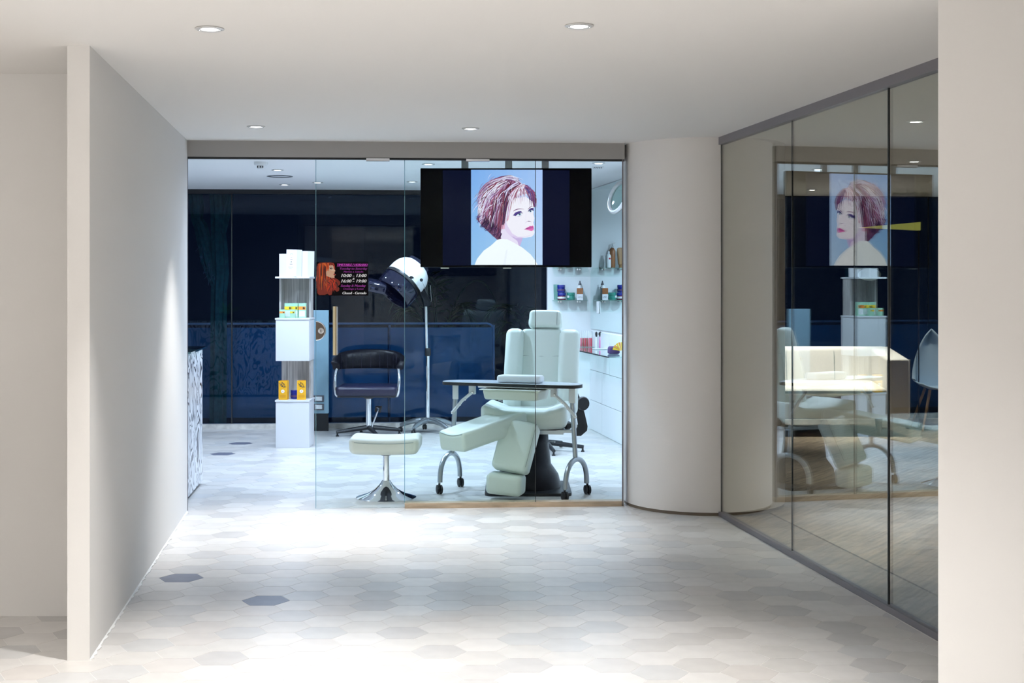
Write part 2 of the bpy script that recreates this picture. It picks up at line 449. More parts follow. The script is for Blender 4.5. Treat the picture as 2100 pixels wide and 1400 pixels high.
# ---- lounge planks, laid diagonally
pd = Vector((math.sin(math.radians(34)), math.cos(math.radians(34)))); pn = Vector((pd.y, -pd.x))
reg = [(G0+GN*.035, GN), (Vector((0, rear(0)-.02)), Vector((BS, -1))), (Vector((6.9, 0)), Vector((-1, 0))), (WA+WN*.1, WN)]
PW, PL = .19, 1.25; rp_ = random.Random(5); np_ = 0; rest = MB()
for i in range(-40, 70):
    offs = rp_.random()*PL
    for j in range(-3, 16):
        c0 = Vector((2.0, 6.0))+pn*(i*PW)+pd*(j*PL+offs-3)
        poly = [c0+pn*.0004, c0+pn*(PW-.0004), c0+pn*(PW-.0004)+pd*(PL-.0004), c0+pn*.0004+pd*(PL-.0004)]
        poly = [tuple(p) for p in poly]
        if all(p[1] < 4.9 for p in poly): continue
        for p, nn in reg: poly = clip(poly, p, nn) if len(poly) > 2 else []
        if len(poly) < 3: continue
        cx = sum(p[0] for p in poly)/len(poly); cy = sum(p[1] for p in poly)/len(poly)
        px = 1050+F*cx/cy
        if px < 2050 and np_ < 290:
            np_ += 1; obj('plank', MB().prism(poly, -.012, 0), 'plank%d' % rp_.randrange(4), fw, smooth=0)
        else: rest.prism(poly, -.012, 0)
o = obj('plank', rest, 'plank0', fw, smooth=0, weld=False); o['kind'] = 'stuff'

# ------------------------------------------------------------------ shop front
A, B = front(383), front(1281)
def frun(px0, px1, o0, o1): return [tuple(front(px0, o0)), tuple(front(px1, o0)), tuple(front(px1, o1)), tuple(front(px0, o1))]
HB = 2.487
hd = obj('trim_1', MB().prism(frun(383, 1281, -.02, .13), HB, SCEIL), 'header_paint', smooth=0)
tag(hd, 'long grey header beam above the shop front glass', 'beam', kind='structure')
obj('track', MB().prism(frun(384, 1280, .0, .05), HB-.012, HB), 'dark_gap', hd, smooth=0)
for p_ in (775, 980):
    obj('clamp', MB().prism(frun(p_-24, p_+24, -.012, .03), HB-.022, HB-.004), 'steel', hd, smooth=0)
obj('end_post', MB().prism(frun(1275.5, 1278.5, .0, .06), 0, HB), 'frame_grey', hd, smooth=0)
obj('wall_channel', MB().prism(frun(382.5, 385.5, .0, .06), 0, HB), 'frame_grey', hd, smooth=0)
w1 = thing('window_1', 'fixed shop front glass panel on a wooden sill in front of the treatment chair', 'window', (*front(1050, .05), 0), kind='structure')
obj('pane', MB().prism(frun(830, 1276, .045, .057), .034, HB-.004), 'facade_glass', w1, smooth=0)
obj('edge', MB().prism(frun(829.2, 830.4, .044, .058), .034, HB-.004), 'rail_glass', w1, smooth=0)
obj('sill', MB().prism(frun(830, 1279, .0, .09), 0, .036), 'sill_wood', w1, smooth=0)
d1 = thing('door_1', 'sliding frameless glass door with a poster and a long pull handle', 'door', (*front(870), 0), kind='structure')
obj('pane', MB().prism(frun(648, 1098, .005, .017), .006, HB-.004), 'facade_glass', d1, smooth=0)
obj('edge', MB().prism(frun(647.2, 648.4, .004, .018), .006, HB-.004), 'rail_glass', d1, smooth=0)
obj('edge', MB().prism(frun(1097.4, 1098.8, .004, .018), .006, HB-.004), 'silicone', d1, smooth=0)
# pull handle
hp = front(687, -.055); hx, hy = hp
zt, zb = at(0, 628, hy).z, at(0, 728, hy).z
hn = obj('handle', MB().tube([(hx, hy, zt), (hx, hy, zb)], .0165, 16), 'brass', d1)
obj('cap', MB().tube([(hx+.012, hy-.004, zt-.003), (hx+.012, hy-.004, zb+.003)], .0085, 10), 'steel', hn)
for z in (zt-.06, zb+.06): obj('standoff', MB().tube([(hx, hy, z), (hx, hy+.06, z)], .008, 10), 'steel', hn)
# half round lock
lp = front(648.5, .0); lz = at(0, 678, lp.y).z; u_ = Vector((1, FS, 0)).normalized()
half = [Vector((*lp, lz))+u_*(.066*math.cos(a))+Vector((0, 0, .066*math.sin(a))) for a in [math.pi*(k/24-.5) for k in range(25)]]
lk = obj('lock', MB().extr([p+Vector((0, .022, 0)) for p in half], (0, -.034, 0)), 'bronze', d1, smooth=30)
obj('lock_rim', MB().tube([p+Vector((0, -.012, 0)) for p in half], .004, 6), 'steel', lk)
lc = Vector((*lp, lz))+u_*.036
RY = frame((0, -1, 0))
obj('cylinder', MB().lathe(lc+Vector((0, -.010, 0)), [(.021, 0), (.021, .008), (.013, .010), (.013, .014), (0, .014)], 20, RY), 'steel', lk)
obj('keyhole', MB().box(lc+Vector((0, -.0245, 0)), (.004, .002, .016)), 'ink', lk, smooth=0)

# ------------------------------------------------------------------ glass screen on the right
w2 = thing('window_2', 'tall frameless glass screen of the lounge on the right', 'window', (*gpt(2), 0), kind='structure')
def grun(t0, t1, o0, o1): return [gpt(t0, o0), gpt(t1, o0), gpt(t1, o1), gpt(t0, o1)]
seams = [0, 1.372, 2.70, 4.03, 4.62]
for i in range(4):
    tilt = (0, .0, .004, .004)[i]
    obj('pane', MB().prism(grun(seams[i]+.003, seams[i+1]-.003, -.004+tilt, .004+tilt), .03, CEIL-.05), 'screen_glass', w2, smooth=0)
for i, wd in ((1, .003), (2, .005), (3, .005)):
    obj('seam', MB().prism(grun(seams[i]-wd, seams[i]+wd, -.0045, .0045), .03, CEIL-.05), 'silicone', w2, smooth=0)
obj('seam', MB().prism(grun(-.004, .006, -.006, .006), .03, CEIL-.05), 'silicone', w2, smooth=0)
obj('top_rail', MB().prism(grun(-.005, 4.62, -.022, .022), CEIL-.052, CEIL), 'frame_grey', w2, smooth=0)
obj('bottom_rail', MB().prism(grun(-.005, 4.62, -.022, .022), 0, .032), 'frame_grey', w2, smooth=0)

# ------------------------------------------------------------------ rear window, night outside
w3 = thing('window_3', 'wide dark window at the back of the salon and lounge at night', 'window', (-1.7, 14.95, 0), kind='structure')
def rrun(x0, x1, o0, o1): return [(x0, rear(x0, o0)), (x1, rear(x1, o0)), (x1, rear(x1, o1)), (x0, rear(x0, o1))]
xs = [-6.0, -3.1, -.95, .42, 2.6, 4.8, 7.0]
for i in range(6):
    if i == 3: continue
    obj('pane', MB().prism(rrun(xs[i]+.002, xs[i+1]-.002, -.006, .006), .05, SCEIL-.05), 'night_glass', w3, smooth=0)
for x in xs[1:-1]:
    obj('mullion', MB().prism(rrun(x-.006, x+.006, -.01, .02), .05, SCEIL-.05), 'silicone', w3, smooth=0)
obj('head_frame', MB().prism(rrun(-6, 7, -.03, .05), SCEIL-.05, SCEIL+.02), 'black_plastic', w3, smooth=0)
obj('sill', MB().prism(rrun(-6, 7, -.10, .05), -.05, .05), 'sill_stone', w3, smooth=0)

# white wall with shelves in the right rear corner, and the mirrored right wall
wr = slab('wall_salon_back', [(.39, 14.78), (.90, 14.77), (.95, 15.25), (.39, 15.2)], 0, SCEIL, 'salon_paint', 'white rear wall strip of the salon that carries the glass shelves', 'wall')
ws = slab('wall_salon_right', [tuple(WA), tuple(WB), tuple(WB+WN*.1), tuple(WA+WN*.1)], 0, SCEIL, 'salon_paint', 'white panelled side wall of the salon under a tall mirror', 'wall')
def wpt(t, off): p = WA+WD*t-WN*off; return (p.x, p.y)
for (t0, t1, z0, z1) in ((.01, .95, .66, 1.08), (.96, 1.9, .66, 1.08), (1.91, 2.9, .66, 1.08), (.01, .60, .33, .653), (.607, 1.55, .33, .653), (1.557, 2.6, .33, .653), (.01, .60, .004, .323), (.607, 1.55, .004, .323), (1.557, 2.6, .004, .323)):
    obj('panel', MB().prism([wpt(t0, 0), wpt(t1, 0), wpt(t1, .012), wpt(t0, .012)], z0, z1), 'salon_paint', ws, smooth=0)
mi = obj('wall_mirror', MB().prism([wpt(.006, .001), wpt(3.4, .001), wpt(3.4, .008), wpt(.006, .008)], 1.105, SCEIL-.01), 'mirror', smooth=0)
tag(mi, 'tall frameless mirror covering the salon side wall above the glass counter', 'mirror')

# ------------------------------------------------------------------ downlights
def downlight(name, x, y, z, label, watt, colr, glow, r=.057, cone=68, blend=1.0, group='recessed downlights'):
    t = thing(name, label, 'downlight', (x, y, z), group)
    obj('trim_ring', MB().lathe((x, y, z), [(r, -.001), (r, -.004), (r*.8, -.008), (r*.62, -.006), (r*.60, .0)], 28), 'trim_white', t)
    obj('lens', MB().lathe((x, y, z), [(r*.6, -.0045), (r*.3, -.006), (0, -.0065)], 24), glow, t)
    for s in (-1, 1): obj('screw', MB().lathe((x+s*r*.76, y, z-.009), [(.004, 0), (.004, .003), (0, .003)], 8), 'grey_metal', t)
    if watt:
        l = bpy.data.lights.new('bulb', 'SPOT'); l.energy = watt; l.color = colr; l.spot_size = math.radians(cone); l.spot_blend = blend; l.shadow_soft_size = .03
        lo = bpy.data.objects.new('bulb', l); COL.objects.link(lo); lo.parent = t; lo.location = (0, 0, -.03)
    return t
G_ = 'hall ceiling downlights'
downlight('downlight', -1.193, 5.29, CEIL, 'larger glowing round downlight at upper left of the hall ceiling', HALL_W, WARM, 'lamp_glow', group=G_)
downlight('downlight', .262, 5.23, CEIL, 'larger glowing round downlight near the top centre of the hall ceiling', HALL_W, WARM, 'lamp_glow', group=G_)
downlight('downlight', -1.636, 8.57, CEIL, 'small round downlight close to the header, nearest the white partition', HALL_W, WARM, 'lamp_glow', group=G_)
downlight('downlight', -.268, 8.68, CEIL, 'small round downlight close to the header, just above the television', HALL_W, WARM, 'lamp_glow', group=G_)
for x, y, lb in ((-.85, 2.0, 'left'), (.62, 1.95, 'right'), (-.5, -1.2, 'far behind'), (-3.6, 2.6, 'far left')):
    downlight('downlight', x, y, CEIL, 'round hall downlight %s of the viewer and out of the picture' % lb, HALL_W*2.0, WARM, 'lamp_glow', cone=138, group='hall downlights out of the picture')
G_ = 'salon ceiling downlights'
downlight('downlight', -2.15, 12.3, SCEIL, 'small bright downlight beside the smoke detector in the salon', SALON_W, COOL, 'lamp_glow_cool', cone=172, group=G_)
downlight('downlight', -2.39, 14.1, SCEIL, 'small downlight behind the round ceiling vent in the salon', SALON_W*.5, COOL, 'lamp_glow_cool', cone=172, group=G_)
downlight('downlight', -2.0, 13.8, SCEIL, 'faint salon downlight seen past the edge of the glass door', 0, COOL, 'lamp_glow_cool', group=G_)
downlight('downlight', -.73, 11.7, SCEIL, 'bright starry salon downlight at the top left corner of the television', SALON_W, COOL, 'lamp_glow_cool', cone=172, group=G_)
downlight('downlight', -1.02, 13.7, SCEIL, 'salon downlight left of the television close to the dark window', SALON_W*.6, COOL, 'lamp_glow_cool', cone=172, group=G_)
for x, y, lb in ((-3.9, 11.4, 'behind the partition'), (.25, 13.2, 'behind the television'), (.75, 11.6, 'near the mirror'), (-1.5, 10.4, 'behind the header beam')):
    downlight('downlight', x, y, SCEIL, 'salon downlight hidden %s' % lb, SALON_W, COOL, 'lamp_glow_cool', cone=172, group='salon downlights hidden from view')
for x, y, k, lb in ((2.5, 8.3, .8, 'nearest the glass screen'), (3.3, 11.0, .5, 'in front of the sofa'), (3.2, 14.30, 1.35, 'above the sofa'), (4.6, 14.2, .45, 'farthest right')):
    downlight('downlight', x, y, CEIL, 'lounge ceiling downlight %s' % lb, LOUNGE_W*k, SOFT, 'lamp_glow', cone=70, group='lounge ceiling downlights')
# smoke detector, round vent, small grille
p = at(535, 348, 11.5)
t = thing('smoke_detector', 'white two step smoke detector on the salon ceiling', 'smoke detector', (p.x, p.y, SCEIL))
obj('base_plate', MB().lathe((p.x, p.y, SCEIL), [(.058, 0), (.058, -.022), (.05, -.03), (0, -.03)], 24), 'white_plastic', t)
obj('sensor_head', MB().lathe((p.x, p.y, SCEIL-.03), [(.034, 0), (.034, -.026), (.028, -.032), (0, -.032)], 20), 'white_plastic', t)
for s in (-.022, .002, .022): obj('slot', MB().box((p.x+s, p.y-.034, SCEIL-.045), (.007, .008, .016)), 'ink', t, smooth=0)
p = at(574, 366, 13.0)
t = thing('ceiling_vent', 'flat round grey rimmed vent on the salon ceiling', 'vent', (p.x, p.y, SCEIL))
obj('rim', MB().lathe((p.x, p.y, SCEIL), [(.125, 0), (.125, -.006), (.115, -.008), (.105, -.004)], 32), 'grey_metal', t)
obj('grille', MB().lathe((p.x, p.y, SCEIL), [(.105, -.003), (.05, -.007), (0, -.008)], 32), 'white_plastic', t)
p = at(1226, 345, 12.0)
t = thing('ceiling_grille', 'small slotted grille on the salon ceiling right of the television', 'grille', (p.x, p.y, SCEIL))
obj('rim', MB().box((p.x, p.y, SCEIL-.003), (.10, .12, .006)), 'white_plastic', t, smooth=0)
for k in range(5): obj('slot', MB().box((p.x-.032+k*.016, p.y, SCEIL-.007), (.006, .09, .003)), 'ink', t, smooth=0)

# ------------------------------------------------------------------ television with portrait
TY = 9.85
def tvp(px, py, dy=0.): q = at(px, py, TY); q.y += dy; return q
tv = thing('television', 'large black television hanging behind the glass showing a woman with short hair', 'television', tvp(1038, 548))
a, b = tvp(862, 344.5), tvp(1213.5, 548)
obj('case', MB().rbox(((a.x+b.x)/2, TY+.03, (a.z+b.z)/2), (b.x-a.x, .05, a.z-b.z), .006, cuts=0), 'tv_black', tv)
a2, b2 = tvp(908, 349), tvp(1168, 544)
obj('screen', MB().box(((a2.x+b2.x)/2, TY+.0035, (a2.z+b2.z)/2), (b2.x-a2.x, .003, a2.z-b2.z)), 'panel_glow', tv, smooth=0)
for p_ in (953, 1043, 1118.5):
    q = tvp(p_, 345); st = obj('strap', MB().box((q.x, TY+.05, (q.z-.1+SCEIL)/2), (.052, .012, SCEIL-q.z+.1)), 'grey_metal', tv, smooth=0)
for p_ in (912, 1040):
    q = tvp(p_, 548.5); obj('foot_clip', MB().box((q.x, TY+.02, q.z-.004), (.06, .03, .006)), 'steel', tv, smooth=0)

rr = random.Random(11)
class Print:
    """flat coloured shapes stacked a hair apart, in units of a drawing frame"""
    def __init__(s, fn, step): s.mb = MB(); s.fn = fn; s.k = 0; s.step = step
    def poly(s, pts, c):
        s.k += 1
        vs = [s.fn(x, y, s.k*s.step) for x, y in pts]
        bm = bmesh.new(); f = bm.faces.new([bm.verts.new(v) for v in vs]); bm.normal_update()
        r = bmesh.ops.triangulate(bm, faces=[f]); bm.verts.index_update()
        s.mb.add([v.co.copy() for v in bm.verts], [tuple(v.index for v in q.verts) for q in bm.faces], rgb(*c)); bm.free()
    def grad(s, x0, y0, x1, y1, f, nx, ny):
        s.k += 1
        for i in range(nx):
            for j in range(ny):
                xa, xb, ya, yb = x0+(x1-x0)*i/nx, x0+(x1-x0)*(i+1)/nx, y0+(y1-y0)*j/ny, y0+(y1-y0)*(j+1)/ny
                s.mb.add([s.fn(xa, ya, s.k*s.step), s.fn(xb, ya, s.k*s.step), s.fn(xb, yb, s.k*s.step), s.fn(xa, yb, s.k*s.step)], [(0, 3, 2, 1)], rgb(*f((i+.5)/nx, (j+.5)/ny)))
    def disc(s, x, y, r, c, n=14, ry=None): s.poly([(x+r*math.cos(2*math.pi*k/n), y-(ry or r)*math.sin(2*math.pi*k/n)) for k in range(n)], c)
    def strand(s, p0, p1, p2, wd, c, n=9):
        s.k += 1; pts = bez([(*p0, 0), (*p1, 0), (*p2, 0)], n); L = []; R = []
        for i, p in enumerate(pts):
            t = (pts[min(i+1, n)]-pts[max(i-1, 0)]).normalized(); ww = wd*.5*(1-(i/n)**3*.85)*(.5+.5*min(1, i/2))
            L.append((p.x-t.y*ww, p.y+t.x*ww)); R.append((p.x+t.y*ww, p.y-t.x*ww))
        vs = [s.fn(x, y, s.k*s.step) for x, y in L+R]
        s.mb.add(vs, [(i, i+1, n+1+i+1, n+1+i) for i in range(n)], rgb(*c))

PA, PB = tvp(966, 348), tvp(1112.5, 543)
def scr(x, y, d): return Vector((PA.x+(x-70)/958*(PB.x-PA.x), TY+.001-d, PA.z+(y-52)/1268*(PB.z-PA.z)))
pr = Print(scr, 2.2e-5)
pr.grad(70, 52, 1028, 1320, lambda u, v: (128+40*u+18*v, 172+22*u+18*v, 236+8*u), 10, 12)
HAIR = [(745, 240), (700, 165), (600, 122), (480, 135), (370, 175), (275, 255), (195, 370), (168, 480), (175, 600), (160, 690), (140, 705), (200, 780), (260, 840), (310, 885), (420, 985), (475, 972), (455, 900), (462, 840), (540, 775), (560, 700), (555, 620), (590, 550), (625, 490), (690, 420), (760, 380), (830, 370), (872, 480), (905, 560), (930, 545), (950, 450), (925, 370), (880, 310), (830, 258)]
pr.poly([(455, 840), (440, 990), (560, 1010), (720, 1085), (738, 1020), (762, 945), (640, 930), (540, 860), (500, 820)], (240, 222, 246))
pr.poly([(540, 862), (600, 925), (670, 962), (764, 958), (738, 1040), (718, 1084), (690, 1000), (620, 948)], (206, 178, 226))
pr.poly([(118, 1320), (150, 1240), (240, 1130), (340, 1060), (420, 985), (480, 975), (560, 980), (640, 1020), (760, 1090), (870, 1180), (930, 1260), (965, 1320)], (253, 251, 255))
pr.poly([(500, 1320), (540, 1120), (560, 1120), (530, 1320)], (244, 243, 252))
pr.poly(HAIR, (112, 62, 98))
FACE = [(500, 560), (520, 830), (545, 880), (600, 935), (680, 960), (800, 958), (880, 945), (912, 918), (922, 880), (912, 850), (918, 800), (906, 760), (920, 700), (906, 640), (912, 560), (890, 470), (800, 410), (650, 430), (570, 480)]
pr.poly(FACE, (250, 238, 250))
pr.poly([(520, 700), (560, 800), (620, 900), (700, 948), (800, 956), (680, 961), (600, 936), (545, 882), (520, 830)], (232, 208, 240))
pr.poly([(560, 560), (600, 520), (585, 640), (570, 720), (552, 740), (545, 640)], (236, 170, 196))
pr.poly([(452, 790), (522, 780), (522, 838), (482, 846), (456, 830)], (236, 176, 206))
# eyes, brows
pr.poly([(632, 660), (660, 625), (700, 606), (742, 602), (764, 632), (740, 622), (700, 640), (672, 668)], (74, 52, 134))
pr.poly([(672, 660), (700, 634), (738, 626), (754, 636), (738, 660), (702, 670)], (236, 240, 252))
pr.disc(722, 644, 16, (86, 118, 160)); pr.disc(722, 644, 7, (24, 22, 50)); pr.disc(728, 638, 3.5, (255, 255, 255))
pr.strand((668, 668), (705, 616), (764, 636), 7, (40, 26, 70)); pr.strand((690, 672), (720, 682), (752, 652), 4, (150, 120, 170))
pr.strand((638, 604), (690, 560), (782, 580), 11, (136, 92, 130))
pr.poly([(832, 612), (846, 580), (880, 560), (908, 560), (910, 602), (890, 592), (856, 596)], (78, 56, 128))
pr.poly([(842, 608), (862, 590), (892, 590), (902, 602), (888, 620), (858, 622)], (236, 240, 252))
pr.disc(866, 604, 14, (86, 118, 160)); pr.disc(866, 604, 6.5, (24, 22, 50))
pr.strand((836, 612), (862, 572), (906, 598), 6, (40, 26, 70)); pr.strand((832, 580), (866, 540), (906, 532), 9, (130, 86, 130))
# nose, mouth, chin
pr.strand((800, 762), (815, 735), (832, 742), 5, (204, 176, 220)); pr.strand((828, 742), (850, 730), (878, 746), 9, (110, 74, 120))
pr.strand((812, 600), (800, 690), (806, 740), 6, (238, 220, 244))
pr.poly([(782, 846), (830, 818), (862, 802), (882, 804), (902, 796), (912, 826), (860, 832)], (214, 84, 166))
pr.poly([(782, 846), (860, 832), (912, 828), (906, 856), (880, 868), (842, 858)], (234, 112, 186))
pr.strand((780, 847), (850, 826), (912, 829), 6, (104, 36, 96))
pr.strand((600, 935), (740, 975), (918, 910), 5, (214, 186, 230))
PALET = [(240, 230, 248), (222, 206, 238), (236, 226, 246), (204, 180, 224), (232, 220, 244), (214, 196, 236), (244, 236, 250), (150, 70, 92), (170, 92, 124), (120, 44, 66), (70, 32, 84), (44, 20, 60), (186, 140, 190), (196, 120, 140), (226, 206, 238)]
ENDS = [(170, 440), (166, 520), (172, 600), (160, 690), (205, 775), (290, 840), (350, 890), (430, 970), (462, 880), (500, 800), (548, 745), (562, 650), (600, 545)]
for i in range(210):
    u = rr.random(); e = u*(len(ENDS)-1.001); k = int(e); t_ = e-k
    ex = ENDS[k][0]*(1-t_)+ENDS[k+1][0]*t_+rr.gauss(0, 10); ey = ENDS[k][1]*(1-t_)+ENDS[k+1][1]*t_+rr.gauss(0, 12)
    q = rr.random(); inn = rr.random()**.7
    sx, sy = 520+225*u+rr.gauss(0, 20)-60*q, 165+80*u+rr.gauss(0, 18)+20*q
    if rr.random() < .45: sx += (ex-sx)*.35; sy += (ey-sy)*.18
    cx_ = sx+(ex-sx)*(.80+.12*(1-u)); cy_ = sy+(ey-sy)*(.20+.18*u)
    c = rr.choice(PALET if ey < 780 else PALET[7:13])
    pr.strand((sx, sy), (cx_, cy_), (ex, ey), rr.uniform(4, 15), c)
for i in range(46):   # dark sweep under the crown and nape
    ex, ey = rr.uniform(210, 460), 0; ey = 770+(ex-210)*.78+rr.gauss(0, 16)
    pr.strand((ex+rr.uniform(0, 60), ey-rr.uniform(60, 120)), (ex+25, ey-40), (ex-rr.uniform(5, 40), ey+rr.uniform(0, 24)), rr.uniform(6, 16), rr.choice([(40, 18, 52), (60, 26, 66), (84, 40, 90)]))
for i in range(26):
    pr.strand((rr.uniform(560, 740), rr.uniform(205, 262)), (rr.uniform(520, 620), rr.uniform(250, 330)), (rr.uniform(420, 600), rr.uniform(340, 470)), rr.uniform(8, 18), rr.choice([(64, 24, 66), (110, 36, 60), (140, 60, 84), (216, 200, 236)]))
for i in range(150):  # loose layered wisps
    a_ = rr.uniform(0, 1); x0 = rr.uniform(200, 640); y0 = rr.uniform(190, 700)
    if y0 > 300+(640-x0)*1.6 or y0 < 150+(400-x0)*.9: continue
    ang = math.radians(120+rr.gauss(0, 16)+(640-x0)*.03-(y0-200)*.05); L_ = rr.uniform(60, 190)
    ex, ey = x0+math.cos(ang)*L_, y0+math.sin(ang)*L_
    if ex > 545 and ey > 520: continue
    pr.strand((x0, y0), ((x0+ex)/2+rr.gauss(0, 22)-14, (y0+ey)/2-12), (ex, ey), rr.uniform(3, 9), rr.choice([(246, 238, 252), (230, 216, 244), (206, 176, 214), (52, 22, 60), (92, 38, 72), (40, 18, 56), (150, 70, 92), (238, 228, 248)]))
for i in range(34):   # strays outside the outline
    t_ = rr.random(); k = int(t_*4); x0, y0 = [(180, 400), (172, 520), (230, 300), (330, 200), (165, 640)][k]
    x0 += rr.gauss(0, 22); y0 += rr.gauss(0, 30)
    pr.strand((x0+40, y0-40), (x0-6, y0-6), (x0-rr.uniform(4, 26), y0+rr.uniform(20, 70)), rr.uniform(2.5, 5), rr.choice([(236, 228, 250), (170, 130, 190), (110, 70, 130)]))
for i in range(95):   # fringe
    ex = rr.uniform(550, 900); ey = 545-abs(ex-620)*.18-rr.uniform(0, 130)
    pr.strand((rr.uniform(730, 800), rr.uniform(235, 285)), (745+(ex-745)*.75, 300+rr.uniform(0, 60)), (ex, ey), rr.uniform(4, 11), rr.choice([(236, 222, 244), (222, 190, 222), (176, 96, 130), (232, 214, 240), (140, 56, 84), (244, 234, 250)]))
for i in range(40):
    ex = rr.uniform(860, 955); ey = rr.uniform(400, 575)
    pr.strand((rr.uniform(780, 850), rr.uniform(255, 300)), (ex-10, rr.uniform(290, 350)), (ex, ey), rr.uniform(4, 11), rr.choice([(70, 30, 84), (150, 70, 110), (120, 44, 66), (206, 190, 240), (96, 70, 140)]))
for i in range(30):   # stray hairs over the crown
    x0 = rr.uniform(300, 560)
    pr.strand((rr.uniform(690, 760), rr.uniform(180, 250)), (rr.uniform(540, 640), rr.uniform(70, 140)), (x0, 150+(560-x0)*.25+rr.uniform(-10, 40)), rr.uniform(3, 7), rr.choice([(236, 230, 248), (200, 180, 226), (140, 90, 140)]))
for i in range(24):   # flicked ends
    x0, y0 = rr.choice([(175, 690), (190, 740), (250, 810), (300, 860), (380, 930)])
    pr.strand((x0+40, y0-30), (x0, y0), (x0-rr.uniform(10, 60), y0+rr.uniform(-20, 22)), rr.uniform(4, 9), rr.choice([(60, 34, 90), (90, 60, 130), (44, 20, 60)]))
obj('portrait_print', pr.mb, 'screen_print', tv, smooth=0)

# ------------------------------------------------------------------ timetable poster on the door
q0, q1 = front(649, -.006), front(755, -.006)
zP0, zP1 = at(0, 537.5, q0.y).z, at(0, 606, q0.y).z
def pst(x, y, d):
    u = (x-140)/1605; v = (y-190)/1070
    return Vector((q0.x+(q1.x-q0.x)*u, q0.y+(q1.y-q0.y)*u-d, zP0+(zP1-zP0)*v))
po = thing('poster', 'black timetable poster with a red haired woman stuck to the glass door', 'poster', pst(940, 1260, 0))
obj('sheet', MB().extr([pst(140, 190, .0006), pst(140, 1260, .0006), pst(1745, 1260, .0006), pst(1745, 190, .0006)], (0, .006, 0)), 'print_black', po, smooth=0)
pr = Print(lambda x, y, d: pst(x, y, d+.0008), 1.5e-5)
pr.poly([(150, 330), (230, 205), (420, 195), (600, 195), (690, 280), (720, 420), (700, 560), (640, 640), (720, 700), (800, 740), (885, 820), (870, 900), (800, 960), (850, 1020), (840, 1100), (770, 1140), (690, 1060), (640, 1100), (610, 1230), (540, 1240), (480, 1200), (400, 1235), (220, 1240), (170, 1180), (145, 960), (145, 760), (190, 640), (150, 560)], (150, 34, 10))
pr.poly([(440, 660), (560, 690), (680, 700), (700, 760), (600, 860), (500, 900), (430, 880)], (14, 4, 4))
pr.poly([(240, 500), (330, 470), (350, 640), (330, 900), (290, 1000), (250, 880), (230, 660)], (20, 5, 4))
for i in range(90):
    u = rr.random(); x0 = 180+420*u
    x1 = 170+ (x0-170)*1.1+rr.gauss(0, 30); pr.strand((x0, 215+rr.uniform(0, 120)), (160+(x0-160)*.9, 600+rr.gauss(0, 60)), (min(x1, 480), rr.uniform(640, 1220)), rr.uniform(10, 34), rr.choice([(255, 104, 20), (236, 78, 14), (208, 52, 12), (120, 22, 8), (60, 10, 6), (248, 130, 40)]))
pr.poly([(520, 300), (640, 285), (684, 340), (672, 380), (732, 468), (722, 486), (690, 498), (706, 536), (686, 552), (744, 580), (736, 604), (690, 628), (704, 668), (690, 692), (600, 688), (520, 656), (448, 624), (440, 520), (470, 400)], (246, 196, 160))
pr.poly([(560, 330), (650, 320), (660, 380), (720, 470), (650, 480), (560, 440)], (252, 218, 190))
pr.poly([(548, 384), (590, 360), (640, 366), (636, 400), (600, 424), (560, 404)], (60, 18, 22)); pr.disc(606, 392, 13, (210, 190, 186)); pr.disc(612, 392, 8, (40, 16, 18))
pr.strand((540, 362), (590, 322), (656, 340), 10, (110, 44, 24))
pr.poly([(660, 572), (700, 558), (744, 580), (700, 590)], (170, 20, 28)); pr.poly([(664, 576), (736, 588), (716, 616), (680, 604)], (196, 40, 44))
for i in range(46):
    pr.strand((rr.uniform(300, 560), rr.uniform(205, 240)), (rr.uniform(440, 560), rr.uniform(240, 320)), (rr.uniform(440, 520), rr.uniform(380, 500)), rr.uniform(8, 22), rr.choice([(255, 110, 24), (236, 78, 14), (170, 40, 10), (250, 132, 44)]))
for i in range(40):
    x0 = rr.uniform(460, 700); y0 = rr.uniform(700, 900)
    pr.strand((x0, y0), (x0+rr.uniform(0, 150), y0+rr.uniform(20, 120)), (x0+rr.uniform(-60, 100), min(1230, y0+rr.uniform(150, 320))), rr.uniform(12, 40), rr.choice([(214, 44, 16), (240, 70, 24), (130, 20, 12), (60, 8, 6)]))
for i in range(10):
    pr.strand((rr.uniform(600, 660), 210), (700, rr.uniform(240, 330)), (rr.uniform(690, 726), rr.uniform(380, 460)), rr.uniform(8, 14), (200, 50, 14))
for k in range(7): pr.disc(410+rr.uniform(-10, 60), 720+k*26, 6, (250, 220, 180), 8)
obj('portrait_print', pr.mb, 'paper_print', po, smooth=0)
def text_mesh(body, shear=0.):
    cu = bpy.data.curves.new('lettering', 'FONT'); cu.body = body; cu.size = 1; cu.shear = shear; cu.resolution_u = 2
    ob = bpy.data.objects.new('lettering', cu); COL.objects.link(ob)
    dg = bpy.context.evaluated_depsgraph_get(); me = bpy.data.meshes.new_from_object(ob.evaluated_get(dg))
    bpy.data.objects.remove(ob); bpy.data.curves.remove(cu)
    vs = [v.co.copy() for v in me.vertices]; fs = [tuple(p.vertices) for p in me.polygons]; bpy.data.meshes.remove(me)
    x0, x1 = min(v.x for v in vs), max(v.x for v in vs); y0, y1 = min(v.y for v in vs), max(v.y for v in vs)
    return [((v.x-x0)/(x1-x0), (v.y-y0)/(y1-y0)) for v in vs], fs
def lettering(body, fn, x0, x1, y0, y1, m, parent, shear=.25, name='lettering', d=.0032, bold=0):
    vs, fs = text_mesh(body, shear); mb = MB()
    for k in range(1+bold):
        mb.add([fn(x0+(x1-x0)*a+k*6, y1+(y0-y1)*b, d+k*1e-5) for a, b in vs], fs)
    return obj(name, mb, m, parent, smooth=0, weld=False)
